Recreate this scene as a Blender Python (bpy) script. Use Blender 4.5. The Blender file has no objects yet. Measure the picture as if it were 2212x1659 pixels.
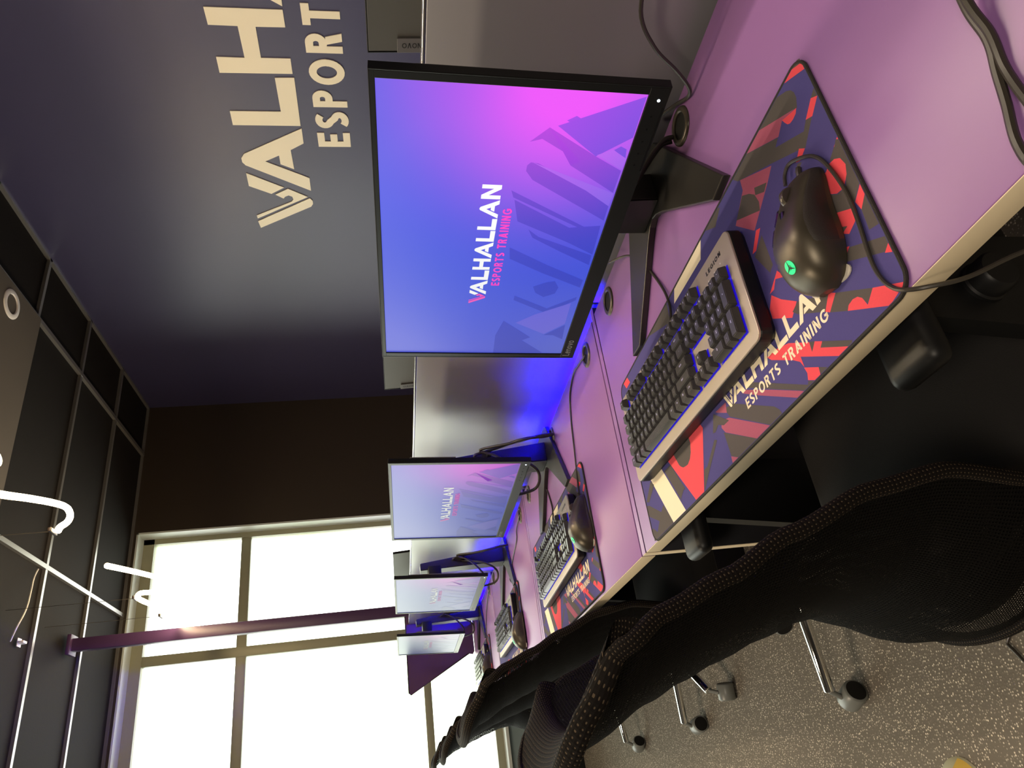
import bpy, bmesh, math, random
from mathutils import Vector, Matrix
random.seed(7)
C = bpy.context.scene.collection
SC = bpy.context.scene
ZD = 0.74            # desk top height
W = 1.0763           # desk pitch along the row
GY = -0.4814         # grommet line

# ------------------------------------------------------------------ camera
cam_d = bpy.data.cameras.new('camera'); cam = bpy.data.objects.new('camera', cam_d); C.objects.link(cam)
CF = 1558.803
CR = ((-0.127916, 0.126730, -0.983655), (0.489658, 0.870565, 0.048484), (0.862480, -0.475453, -0.173414))
CP = (-1.23639, 0.32195, 0.44734)
cam_d.sensor_fit = 'HORIZONTAL'; cam_d.sensor_width = 36.0; cam_d.lens = CF * 36.0 / 2212.0
cam_d.clip_start = 0.02; cam_d.clip_end = 200
cam.matrix_world = Matrix(((CR[0][0], -CR[1][0], -CR[2][0], CP[0]), (CR[0][1], -CR[1][1], -CR[2][1], CP[1]),
                           (CR[0][2], -CR[1][2], -CR[2][2], CP[2] + ZD), (0, 0, 0, 1)))
SC.camera = cam

# ------------------------------------------------------------------ world, exposure, lights
SC.view_settings.view_transform = 'Standard'; SC.view_settings.look = 'None'
SC.view_settings.gamma = 1.0; SC.view_settings.use_curve_mapping = False
SC.view_settings.exposure = 0.0
wd = bpy.data.worlds.new('daylight'); SC.world = wd; wd.use_nodes = True
wn = wd.node_tree; bg = wn.nodes['Background']
bg.inputs[0].default_value = (1.0, 0.995, 0.955, 1); bg.inputs[1].default_value = 5.5

def area(name, loc, rot, sx, sy, power, col, spread=180, portal=False):
    d = bpy.data.lights.new(name, 'AREA'); d.shape = 'RECTANGLE'; d.size = sx; d.size_y = sy
    d.energy = power; d.color = col; d.spread = math.radians(spread)
    if portal: d.cycles.is_portal = True
    o = bpy.data.objects.new(name, d); C.objects.link(o); o.location = loc; o.rotation_euler = rot
    return o
PI = math.pi
# daylight portal in the window opening (points into the room, -X)
area('window_portal', (4.30, 0.7, 1.73), (0, PI/2, 0), 2.5, 4.5, 1, (1, 1, 1), portal=True)
# warm ceiling lamps of the room behind and above the photographer
area('ceiling_lamp_light', (-0.6, -1.1, 2.9), (0, 0, 0), 0.9, 0.06, 18, (1.0, 0.84, 0.64))
area('ceiling_lamp_light', (0.6, -0.75, 2.5), (0, 0, 0), 0.9, 0.06, 12, (1.0, 0.84, 0.64))
area('ceiling_lamp_light', (-2.6, 1.3, 2.9), (0, 0, 0), 1.2, 0.6, 60, (1.0, 0.86, 0.68))
area('ceiling_lamp_light', (1.2, 2.1, 2.9), (0, 0, 0), 1.2, 0.3, 60, (1.0, 0.82, 0.60))

# ------------------------------------------------------------------ materials
def new_mat(name):
    m = bpy.data.materials.new(name); m.use_nodes = True
    return m, m.node_tree, m.node_tree.nodes['Principled BSDF']
def pm(name, col, rough=0.5, metal=0.0, spec=0.5, emit=None, es=0.0, noise=None, bump=None, coat=0.0):
    m, nt, b = new_mat(name)
    b.inputs['Base Color'].default_value = (*col, 1); b.inputs['Roughness'].default_value = rough
    b.inputs['Metallic'].default_value = metal; b.inputs['Specular IOR Level'].default_value = spec
    if coat: b.inputs['Coat Weight'].default_value = coat; b.inputs['Coat Roughness'].default_value = 0.15
    if emit: b.inputs['Emission Color'].default_value = (*emit, 1); b.inputs['Emission Strength'].default_value = es
    tc = nt.nodes.new('ShaderNodeTexCoord')
    if noise:                                  # (scale, amount) gentle mottling of the colour
        n = nt.nodes.new('ShaderNodeTexNoise'); n.inputs['Scale'].default_value = noise[0]; n.inputs['Detail'].default_value = 4
        nt.links.new(tc.outputs['Object'], n.inputs['Vector'])
        mr = nt.nodes.new('ShaderNodeMapRange'); mr.inputs['To Min'].default_value = 1 - noise[1]; mr.inputs['To Max'].default_value = 1 + noise[1]
        nt.links.new(n.outputs['Fac'], mr.inputs['Value'])
        mx = nt.nodes.new('ShaderNodeMix'); mx.data_type = 'RGBA'; mx.blend_type = 'MULTIPLY'; mx.inputs['Factor'].default_value = 1
        mx.inputs[6].default_value = (*col, 1)
        nt.links.new(mr.outputs['Result'], mx.inputs[7]); nt.links.new(mx.outputs[2], b.inputs['Base Color'])
    if bump:                                   # (scale, strength, distance)
        n2 = nt.nodes.new('ShaderNodeTexNoise'); n2.inputs['Scale'].default_value = bump[0]; n2.inputs['Detail'].default_value = 3
        nt.links.new(tc.outputs['Object'], n2.inputs['Vector'])
        bp = nt.nodes.new('ShaderNodeBump'); bp.inputs['Strength'].default_value = bump[1]; bp.inputs['Distance'].default_value = bump[2]
        nt.links.new(n2.outputs['Fac'], bp.inputs['Height']); nt.links.new(bp.outputs['Normal'], b.inputs['Normal'])
    return m
def hexc(r, g, b):
    f = lambda v: ((v/255+0.055)/1.055)**2.4 if v > 10 else v/255/12.92
    return (f(r), f(g), f(b))
M = {}
M['desk'] = pm('purple_laminate', (0.33, 0.155, 0.42), 0.36, spec=0.6, noise=(2.0, 0.04), bump=(900, 0.05, 0.0003))
M['edge'] = pm('cream_edge_band', (0.85, 0.72, 0.50), 0.4)
M['divider'] = pm('grey_painted_panel', (0.30, 0.285, 0.30), 0.30, metal=0.0, spec=0.9, bump=(500, 0.04, 0.0003))
M['silver'] = pm('silver_aluminium', (0.72, 0.70, 0.68), 0.25, metal=1.0)
M['black'] = pm('black_plastic', (0.007, 0.007, 0.0075), 0.45, spec=0.35)
M['blackgl'] = pm('glossy_black_plastic', (0.010, 0.010, 0.011), 0.12)
M['standm'] = pm('dark_textured_metal', (0.045, 0.040, 0.035), 0.38, metal=0.5, bump=(1500, 0.15, 0.0003))
M['bezel'] = pm('monitor_bezel', (0.007, 0.007, 0.007), 0.38, spec=0.3)
M['backsh'] = pm('monitor_back_shell', (0.10, 0.095, 0.085), 0.5, bump=(700, 0.15, 0.0004))
M['label'] = pm('engraved_label', (0.012, 0.010, 0.010), 0.5)
M['labelbar'] = pm('label_bar', (0.13, 0.12, 0.12), 0.45)
M['kbplate'] = pm('champagne_grey_metal', (0.52, 0.45, 0.36), 0.40, metal=0.45, bump=(900, 0.06, 0.0002))
M['key'] = pm('black_keycap', (0.060, 0.056, 0.052), 0.27, bump=(1500, 0.06, 0.0002))
M['legend'] = pm('key_legend', (0.55, 0.52, 0.62), 0.5, emit=(0.4, 0.35, 0.9), es=0.25)
M['blueled'] = pm('blue_key_light', (0.02, 0.02, 0.1), 0.5, emit=(0.02, 0.0, 1.0), es=0.45)
M['cable'] = pm('black_cable', (0.045, 0.038, 0.030), 0.36)
M['grom'] = pm('dark_grommet', (0.10, 0.085, 0.065), 0.30, metal=0.4)
M['under'] = pm('charcoal_board', (0.016, 0.016, 0.022), 0.6)
M['hole'] = pm('black_void', (0.002, 0.002, 0.002), 0.9)
M['mouse'] = pm('bronze_black_shell', (0.085, 0.072, 0.052), 0.38, metal=0.6)
M['mousegrip'] = pm('rubber_side_grip', (0.028, 0.022, 0.018), 0.6, bump=(900, 0.5, 0.0006))
M['green'] = pm('green_led_logo', (0.0, 0.2, 0.05), 0.4, emit=(0.02, 0.85, 0.26), es=1.1)
M['skate'] = pm('white_mouse_foot', (0.65, 0.60, 0.52), 0.4)
M['chrome'] = pm('chrome_tube', (0.80, 0.80, 0.78), 0.08, metal=1.0)
M['castcov'] = pm('grey_caster_cover', (0.20, 0.21, 0.20), 0.35)
M['navy'] = pm('navy_satin_wall_paint', (0.040, 0.036, 0.095), 0.40, spec=0.5, bump=(90, 0.08, 0.002))
M['brown'] = pm('dark_brown_wall_paint', (0.028, 0.019, 0.013), 0.6, bump=(90, 0.06, 0.002))
M['dark'] = pm('dark_neutral_wall', (0.06, 0.055, 0.055), 0.7)
M['cream'] = pm('cream_vinyl', (0.80, 0.72, 0.56), 0.35, bump=(1200, 0.15, 0.0004))
M['tile'] = pm('black_ceiling_tile', (0.007, 0.005, 0.005), 0.85, spec=0.2, bump=(120, 0.2, 0.002))
M['soffit'] = pm('charcoal_ceiling_board', (0.085, 0.070, 0.060), 0.8)
M['tee'] = pm('ceiling_tee_metal', (0.30, 0.29, 0.29), 0.3, metal=0.7)
M['teed'] = pm('black_ceiling_tee', (0.06, 0.055, 0.055), 0.3, metal=0.5)
M['white'] = pm('white_lamp_trim', (0.75, 0.72, 0.72), 0.5)
M['frame'] = pm('olive_grey_window_frame', (0.30, 0.30, 0.22), 0.45)
M['reveal'] = pm('pale_window_reveal', (0.55, 0.60, 0.60), 0.45)
M['teal'] = pm('teal_grey_panel', (0.20, 0.27, 0.29), 0.5)
M['plum'] = pm('plum_painted_metal', (0.060, 0.026, 0.085), 0.38)
M['plumf'] = pm('plum_fabric_screen', (0.085, 0.035, 0.110), 0.8, bump=(800, 0.2, 0.0006))
M['tube'] = pm('warm_light_tube', (0.9, 0.8, 0.6), 0.5, emit=(1.0, 0.76, 0.42), es=46.0)
M['clip'] = pm('dark_lamp_clip', (0.035, 0.022, 0.018), 0.4)
M['pale'] = pm('pale_yellow_rubber', (0.62, 0.60, 0.42), 0.5)
M['yellow'] = pm('yellow_plastic', (0.80, 0.55, 0.12), 0.4)
M['whiteled'] = pm('white_power_led', (0.8, 0.8, 0.8), 0.4, emit=(0.75, 0.9, 1.0), es=4)
M['seat'] = pm('black_seat_fabric', (0.014, 0.012, 0.011), 0.9, bump=(600, 0.5, 0.001))
M['matcloth_b'] = pm('mat_indigo', hexc(74, 66, 132), 0.85, noise=(900, 0.10))
M['matcloth_g'] = pm('mat_charcoal', hexc(84, 77, 74), 0.85, noise=(900, 0.10))
M['matcloth_c'] = pm('mat_coral', hexc(238, 76, 88), 0.85, noise=(900, 0.06))
M['matcloth_r'] = pm('mat_dusty_rose', hexc(172, 84, 110), 0.85, noise=(900, 0.10))
M['matcloth_w'] = pm('mat_cream', hexc(252, 236, 204), 0.85)
M['matrim'] = pm('mat_stitched_edge', (0.030, 0.026, 0.021), 0.8, bump=(1100, 0.8, 0.001))

def carpet():
    m, nt, b = new_mat('woven_grey_carpet'); N = nt.nodes.new; L = nt.links.new
    tc = N('ShaderNodeTexCoord')
    v = N('ShaderNodeTexVoronoi'); v.inputs['Scale'].default_value = 165; v.inputs['Randomness'].default_value = 0.7
    L(tc.outputs['Object'], v.inputs['Vector'])
    cr = N('ShaderNodeValToRGB'); cr.color_ramp.elements[0].position = 0.16; cr.color_ramp.elements[1].position = 0.42
    cr.color_ramp.elements[0].color = (1, 1, 1, 1); cr.color_ramp.elements[1].color = (0, 0, 0, 1)
    L(v.outputs['Distance'], cr.inputs['Fac'])
    mp = N('ShaderNodeMapping'); mp.inputs['Scale'].default_value = (3.0, 26.0, 1); L(tc.outputs['Object'], mp.inputs['Vector'])
    n = N('ShaderNodeTexNoise'); n.inputs['Scale'].default_value = 3.0; n.inputs['Detail'].default_value = 6; L(mp.outputs['Vector'], n.inputs['Vector'])
    mr = N('ShaderNodeMapRange'); mr.inputs['From Min'].default_value = .35; mr.inputs['From Max'].default_value = .65; mr.inputs['To Min'].default_value = 0.5; L(n.outputs['Fac'], mr.inputs['Value'])
    # each tuft light or dark at random
    sp = N('ShaderNodeSeparateColor'); L(v.outputs['Color'], sp.inputs['Color'])
    mu = N('ShaderNodeMath'); mu.operation = 'MULTIPLY'; L(cr.outputs['Color'], mu.inputs[0]); L(mr.outputs['Result'], mu.inputs[1])
    mu2 = N('ShaderNodeMath'); mu2.operation = 'MULTIPLY'; L(mu.outputs[0], mu2.inputs[0]); rr_ = N('ShaderNodeMapRange'); rr_.inputs['From Min'].default_value = 0.05; rr_.inputs['From Max'].default_value = 0.6; rr_.inputs['To Min'].default_value = 0.12; L(sp.outputs[0], rr_.inputs['Value']); L(rr_.outputs['Result'], mu2.inputs[1])
    mx = N('ShaderNodeMix'); mx.data_type = 'RGBA'; mx.inputs[6].default_value = (0.17, 0.15, 0.125, 1); mx.inputs[7].default_value = (1.0, 0.90, 0.74, 1)
    L(mu2.outputs[0], mx.inputs['Factor']); L(mx.outputs[2], b.inputs['Base Color'])
    b.inputs['Roughness'].default_value = 0.95; b.inputs['Specular IOR Level'].default_value = 0.1
    bp = N('ShaderNodeBump'); bp.inputs['Strength'].default_value = 0.6; bp.inputs['Distance'].default_value = 0.002
    L(v.outputs['Distance'], bp.inputs['Height']); bp.invert = True; L(bp.outputs['Normal'], b.inputs['Normal'])
    return m
M['carpet'] = carpet()

def mesh_fabric(name, scale, hole, base, dot, dotamt):
    """black net: regular small holes (transparent) and lighter knit dots"""
    m, nt, b = new_mat(name); N = nt.nodes.new; L = nt.links.new
    uv = N('ShaderNodeTexCoord')
    v = N('ShaderNodeTexVoronoi'); v.inputs['Scale'].default_value = scale; v.inputs['Randomness'].default_value = 0.12; v.voronoi_dimensions = '2D'
    L(uv.outputs['UV'], v.inputs['Vector'])
    lt = N('ShaderNodeMath'); lt.operation = 'LESS_THAN'; lt.inputs[1].default_value = 0.16; L(v.outputs['Distance'], lt.inputs[0])
    mx = N('ShaderNodeMix'); mx.data_type = 'RGBA'; mx.inputs[6].default_value = (*base, 1); mx.inputs[7].default_value = (*dot, 1)
    am = N('ShaderNodeMath'); am.operation = 'MULTIPLY'; am.inputs[1].default_value = dotamt; L(lt.outputs[0], am.inputs[0]); L(am.outputs[0], mx.inputs['Factor'])
    L(mx.outputs[2], b.inputs['Base Color']); b.inputs['Roughness'].default_value = 0.8; b.inputs['Specular IOR Level'].default_value = 0.08
    bp = N('ShaderNodeBump'); bp.inputs['Strength'].default_value = 0.8; bp.inputs['Distance'].default_value = 0.0015; L(v.outputs['Distance'], bp.inputs['Height']); L(bp.outputs['Normal'], b.inputs['Normal'])
    if hole:
        tr = N('ShaderNodeBsdfTransparent'); ms = N('ShaderNodeMixShader')
        h = N('ShaderNodeMath'); h.operation = 'LESS_THAN'; h.inputs[1].default_value = hole; L(v.outputs['Distance'], h.inputs[0])
        L(h.outputs[0], ms.inputs[0]); L(b.outputs[0], ms.inputs[1]); L(tr.outputs[0], ms.inputs[2])
        L(ms.outputs[0], nt.nodes['Material Output'].inputs['Surface'])
    return m
M['net'] = mesh_fabric('black_chair_net', 290, 0.20, (0.0040, 0.0035, 0.0032), (0.02, 0.016, 0.013), 0.3)
M['knit'] = mesh_fabric('knitted_chair_edge', 250, 0, (0.010, 0.008, 0.007), (0.17, 0.125, 0.08), 0.6)

def glass():
    m = bpy.data.materials.new('window_glass'); m.use_nodes = True; nt = m.node_tree; nt.nodes.clear(); N = nt.nodes.new; L = nt.links.new
    o = N('ShaderNodeOutputMaterial'); t = N('ShaderNodeBsdfTransparent'); g = N('ShaderNodeBsdfGlossy'); g.inputs['Roughness'].default_value = 0.05
    tc = N('ShaderNodeTexCoord'); n = N('ShaderNodeTexNoise'); n.inputs['Scale'].default_value = 1.3; n.inputs['Detail'].default_value = 3; L(tc.outputs['Object'], n.inputs['Vector'])
    cr = N('ShaderNodeValToRGB'); cr.color_ramp.elements[0].position = 0.3; cr.color_ramp.elements[0].color = (0.86, 0.92, 0.80, 1)
    cr.color_ramp.elements[1].position = 0.6; cr.color_ramp.elements[1].color = (0.97, 0.98, 0.97, 1); L(n.outputs['Fac'], cr.inputs['Fac']); L(cr.outputs['Color'], t.inputs['Color'])
    f = N('ShaderNodeFresnel'); f.inputs['IOR'].default_value = 1.3; mx = N('ShaderNodeMixShader')
    L(f.outputs[0], mx.inputs[0]); L(t.outputs[0], mx.inputs[1]); L(g.outputs[0], mx.inputs[2]); L(mx.outputs[0], o.inputs['Surface'])
    return m
M['glass'] = glass()
def screen_mat():
    m, nt, b = new_mat('lcd_picture'); a = nt.nodes.new('ShaderNodeVertexColor'); a.layer_name = 'Col'
    b.inputs['Base Color'].default_value = (0.01, 0.01, 0.012, 1); b.inputs['Roughness'].default_value = 0.38; b.inputs['Specular IOR Level'].default_value = 0.5
    nt.links.new(a.outputs['Color'], b.inputs['Emission Color'])
    # an LCD panel dims with the viewing angle
    lw = nt.nodes.new('ShaderNodeLayerWeight'); lw.inputs['Blend'].default_value = 0.5
    mr = nt.nodes.new('ShaderNodeMapRange'); mr.inputs['From Min'].default_value = 0.30; mr.inputs['From Max'].default_value = 0.88
    mr.inputs['To Min'].default_value = 1.0; mr.inputs['To Max'].default_value = 0.12
    nt.links.new(lw.outputs['Facing'], mr.inputs['Value']); nt.links.new(mr.outputs['Result'], b.inputs['Emission Strength'])
    return m
M['lcd'] = screen_mat()

# ------------------------------------------------------------------ mesh helpers
class MB:
    def __init__(s): s.v = []; s.f = []; s.m = []; s.sm = []; s.col = None; s.uv = None
    def add(s, vs, fs, mi=0, smooth=False):
        n = len(s.v); s.v += [tuple(v) for v in vs]
        for f in fs: s.f.append(tuple(n+i for i in f)); s.m.append(mi); s.sm.append(smooth)
        return s
    def box(s, x0, x1, y0, y1, z0, z1, bev=0, mi=0, seg=2):
        bm = bmesh.new(); bmesh.ops.create_cube(bm, size=1)
        for v in bm.verts: v.co = Vector(((x0+x1)/2+v.co.x*(x1-x0), (y0+y1)/2+v.co.y*(y1-y0), (z0+z1)/2+v.co.z*(z1-z0)))
        if bev: bmesh.ops.bevel(bm, geom=bm.edges[:], offset=bev, segments=seg, affect='EDGES', profile=0.5, clamp_overlap=True)
        s.bm(bm, mi, bool(bev)); return s
    def bm(s, bm, mi=0, smooth=False, mat=None):
        bm.verts.index_update(); vs = [(mat @ v.co) if mat else v.co.copy() for v in bm.verts]
        s.add(vs, [[v.index for v in f.verts] for f in bm.faces], mi, smooth); bm.free()
    def prism(s, pts, z0, z1, bev=0, mi=0, mat=None, seg=2):
        bm = bmesh.new(); vs = [bm.verts.new((p[0], p[1], z0)) for p in pts]; f = bm.faces.new(vs)
        r = bmesh.ops.extrude_face_region(bm, geom=[f])
        for v in [g for g in r['geom'] if isinstance(g, bmesh.types.BMVert)]: v.co.z = z1
        bmesh.ops.recalc_face_normals(bm, faces=bm.faces[:])
        if bev:
            es = [e for e in bm.edges if abs(e.verts[0].co.z-z1) < 1e-7 and abs(e.verts[1].co.z-z1) < 1e-7]
            bmesh.ops.bevel(bm, geom=es, offset=bev, segments=seg, affect='EDGES', profile=0.5, clamp_overlap=True)
        s.bm(bm, mi, False, mat); return s
    def tube(s, pts, r, n=10, mi=0, caps=True, ell=None):
        pts = [Vector(p) for p in pts]; k = len(pts); rs = r if isinstance(r, (list, tuple)) else [r]*k
        t0 = (pts[1]-pts[0]).normalized(); up = Vector((0, 0, 1)) if abs(t0.z) < .9 else Vector((1, 0, 0))
        nrm = (up-t0*up.dot(t0)).normalized(); rings = []; vs = []
        for i, p in enumerate(pts):
            t = (pts[min(i+1, k-1)]-pts[max(i-1, 0)]).normalized(); nrm = (nrm-t*nrm.dot(t)).normalized(); b = t.cross(nrm)
            for j in range(n):
                a = 2*PI*j/n; e = ell or (1, 1)
                vs.append(p+nrm*math.cos(a)*rs[i]*e[0]+b*math.sin(a)*rs[i]*e[1])
        fs = [(i*n+j, i*n+(j+1) % n, (i+1)*n+(j+1) % n, (i+1)*n+j) for i in range(k-1) for j in range(n)]
        if caps: fs += [tuple(range(n))[::-1], tuple(range((k-1)*n, k*n))]
        s.add(vs, fs, mi, True); return s
    def lathe(s, prof, n=32, mi=0, mat=None, smooth=True):
        vs = []; k = len(prof)
        for (r, z) in prof:
            for j in range(n):
                v = Vector((r*math.cos(2*PI*j/n), r*math.sin(2*PI*j/n), z)); vs.append(mat @ v if mat else v)
        fs = [(i*n+j, i*n+(j+1) % n, (i+1)*n+(j+1) % n, (i+1)*n+j) for i in range(k-1) for j in range(n)]
        s.add(vs, fs, mi, smooth); return s
    def grid(s, rows, mi=0, close=False, smooth=True):
        a = len(rows); b = len(rows[0]); vs = [p for r in rows for p in r]
        fs = [(i*b+j, i*b+(j+1) % b, (i+1)*b+(j+1) % b, (i+1)*b+j) for i in range(a-1) for j in range(b if close else b-1)]
        s.add(vs, fs, mi, smooth); return s
    def build(s, name, mats, parent=None, loc=(0, 0, 0), rotz=0, uvf=None, cols=None):
        me = bpy.data.meshes.new(name); me.from_pydata(s.v, [], s.f)
        for m in (mats if isinstance(mats, (list, tuple)) else [mats]): me.materials.append(m)
        me.polygons.foreach_set('material_index', s.m); me.polygons.foreach_set('use_smooth', s.sm)
        if uvf:
            u = me.uv_layers.new(name='UVMap')
            for l in me.loops: u.data[l.index].uv = uvf(l.vertex_index, me.vertices[l.vertex_index].co)
        if cols:
            ca = me.color_attributes.new('Col', 'FLOAT_COLOR', 'POINT')
            for i, c in enumerate(cols): ca.data[i].color = (*c, 1)
        me.validate(); me.update()
        if any(s.sm):
            try: me.set_sharp_from_angle(angle=math.radians(40))
            except Exception: pass
        o = bpy.data.objects.new(name, me); C.objects.link(o); o.parent = parent
        o.location = loc; o.rotation_euler = (0, 0, rotz)
        return o
def smooth_path(p, sub=6):
    p = [Vector(q) for q in p]; out = []
    for i in range(len(p)-1):
        a = p[max(i-1, 0)]; b = p[i]; c = p[i+1]; d = p[min(i+2, len(p)-1)]
        for k in range(sub):
            t = k/sub; out.append(0.5*((2*b)+(c-a)*t+(2*a-5*b+4*c-d)*t*t+(3*b-a-3*c+d)*t**3))
    out.append(p[-1]); return out
def thing(name, label, cat, loc=(0, 0, 0), rotz=0, group=None):
    o = bpy.data.objects.new(name, None); C.objects.link(o); o.empty_display_size = 0.05
    o.location = loc; o.rotation_euler = (0, 0, rotz); o['label'] = label; o['category'] = cat
    if group: o['group'] = group
    return o
def tag(o, label, cat, group=None):
    o['label'] = label; o['category'] = cat
    if group: o['group'] = group
    return o
def struct(o): o['kind'] = 'structure'; return o
def dup(o, parent=None):
    c = o.copy(); C.objects.link(c); c.parent = parent
    for ch in list(o.children): dup(ch, c)
    return c
def place(src, first, loc, rotz, label, group=None):
    o = src if first else dup(src)
    o.location = loc; o.rotation_euler = (0, 0, rotz); o['label'] = label
    if group: o['group'] = group
    return o

# ------------------------------------------------------------------ lettering (flat outlines in a cap-height-1 frame)
def arc(cx, cy, rx, ry, a0, a1, n=10): return [(cx+rx*math.cos(math.radians(a0+(a1-a0)*i/n)), cy+ry*math.sin(math.radians(a0+(a1-a0)*i/n))) for i in range(n+1)]
def thick(poly, t, closed=False):
    P = []
    for p in poly:
        q_ = Vector((p[0], p[1]))
        if not P or (q_-P[-1]).length > 1e-4: P.append(q_)
    n = len(P); L_ = []; R_ = []
    for i in range(n):
        a = P[(i-1) % n] if (closed or i > 0) else None; b = P[(i+1) % n] if (closed or i < n-1) else None
        d1 = (P[i]-a).normalized() if a is not None else None; d2 = (b-P[i]).normalized() if b is not None else None
        if d1 is None: d1 = d2
        if d2 is None: d2 = d1
        n1 = Vector((-d1.y, d1.x)); n2 = Vector((-d2.y, d2.x)); m = (n1+n2)
        m = m.normalized() if m.length > 1e-6 else n1
        k = min(1/max(m.dot(n1), 0.3), 2.5)*t/2
        L_.append(P[i]+m*k); R_.append(P[i]-m*k)
    return [[L_[i], L_[(i+1) % n], R_[(i+1) % n], R_[i]] for i in range(n if closed else n-1)]
def glyph(ch, t):
    h = t/2; q = []
    def st(p, c=False): q.extend(thick(p, t, c))
    def par(xb, xt, y0=0, y1=1, w=None): w = w or t*1.12; q.append([Vector((xb, y0)), Vector((xb+w, y0)), Vector((xt+w, y1)), Vector((xt, y1))])
    w = 0.6
    if ch in 'EFLH': st([(h, 0), (h, 1)])
    if ch == 'E': st([(0, h), (.56, h)]); st([(0, .5), (.5, .5)]); st([(0, 1-h), (.56, 1-h)]); w = .56
    elif ch == 'F': st([(0, .5), (.48, .5)]); st([(0, 1-h), (.54, 1-h)]); w = .54
    elif ch == 'L': st([(0, h), (.54, h)]); w = .54
    elif ch == 'H': st([(.7-h, 0), (.7-h, 1)]); st([(0, .5), (.7, .5)]); w = .7
    elif ch == 'I': st([(h, 0), (h, 1)]); w = t
    elif ch == 'T': st([(0, 1-h), (.62, 1-h)]); st([(.31, 0), (.31, 1)]); w = .62
    elif ch in 'PRBD':
        st([(h, 0), (h, 1)])
        if ch == 'D': st([(h, 1-h), (.3, 1-h)]+arc(.3, .5, .38-h, .5-h, 90, -90, 14)+[(h, h)]); w = .68
        else:
            st([(h, 1-h), (.32, 1-h)]+arc(.32, .71, .27-h, .29-h, 90, -90, 10)+[(h, .42+h)]); w = .6
            if ch == 'R': par(.62-t*1.15, .26, 0, .45); w = .64
            if ch == 'B': st([(.3, .5)]+arc(.32, .27, .29-h, .27-h, 90, -90, 10)+[(h, h)]); w = .62
    elif ch in 'OQ': st(arc(.42, .5, .42-h, .5-h, 0, 360, 28)[:-1], True); w = .84
    elif ch == 'o': st(arc(.3, .33, .3-h, .36-h, 0, 360, 22)[:-1], True); w = .6
    elif ch == 'e': st([(h, .34), (.56, .34)]); st(arc(.3, .33, .3-h, .36-h, 0, 310, 20)); w = .6
    elif ch == 'n': st([(h, 0), (h, .68)]); st(arc(.28, .4, .28-h, .27-h, 180, 0, 12)+[(.56-h, 0)]); w = .56
    elif ch == 'v': par(.26, 0, 0, .68); par(.26, .46, 0, .68); w = .6
    elif ch in 'GC':
        st(arc(.42, .5, .42-h, .5-h, 45, 330 if ch == 'G' else 315, 24)); w = .8
        if ch == 'G': st([(.45, .48), (.8, .48)]); st([(.8-h, .5), (.8-h, .18)])
    elif ch == 'S': st(arc(.3, .72, .27-h*.6, .28-h, 40, 250, 14)+arc(.28, .27, .28-h*.6, .27-h, 70, -140, 14)); w = .58
    elif ch == 'J': st([(.4-h, 1)]+[(.4-h, .25)]+arc(.2, .22, .2-h, .22-h, 0, -150, 8)); w = .42
    elif ch == 'U': st([(h, 1), (h, .3)]+arc(.32, .3, .32-h, .3-h, 180, 360, 12)+[(.64-h, 1)]); w = .64
    elif ch == 'A': par(0, .36-t*.56); q.append([Vector((.72-t*1.12, 0)), Vector((.72, 0)), Vector((.36+t*.56, 1)), Vector((.36-t*.56, 1))]); st([(.14, .26), (.58, .26)]); w = .72
    elif ch == 'V': par(.36-t*.56, 0); par(.36-t*.56, .72-t*1.12); w = .72
    elif ch == 'W': par(.2, 0); par(.2, .44); par(.68, .44); par(.68, .88); w = 1.0
    elif ch == 'N': st([(h, 0), (h, 1)]); st([(.68-h, 0), (.68-h, 1)]); par(.68-t*1.12, 0); w = .68
    elif ch == 'M': st([(h, 0), (h, 1)]); st([(.84-h, 0), (.84-h, 1)]); par(.36, 0, .2); par(.36, .84-t*1.1, .2); w = .84
    elif ch == 'K': st([(h, 0), (h, 1)]); par(.1, .48, .35); par(.5, .14, 0, .6); w = .64
    elif ch == 'X': par(0, .46); par(.46, 0); w = .62
    elif ch == 'Y': st([(.3, 0), (.3, .5)]); par(.22, 0, .45); par(.24, .46, .45); w = .6
    elif ch == 'Z': st([(0, 1-h), (.56, 1-h)]); st([(0, h), (.56, h)]); par(0, .4); w = .56
    elif ch in '1': st([(.2, 0), (.2, 1)]); w = .35
    elif ch in '0': st(arc(.28, .5, .28-h, .5-h, 0, 360, 20)[:-1], True); w = .56
    elif ch in '8': st(arc(.28, .74, .24-h, .26-h, 0, 360, 16)[:-1], True); st(arc(.28, .26, .28-h, .28-h, 0, 360, 16)[:-1], True); w = .56
    elif ch in '69': 
        cy = .3 if ch == '6' else .7; st(arc(.28, cy, .28-h, .3-h, 0, 360, 16)[:-1], True)
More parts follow.
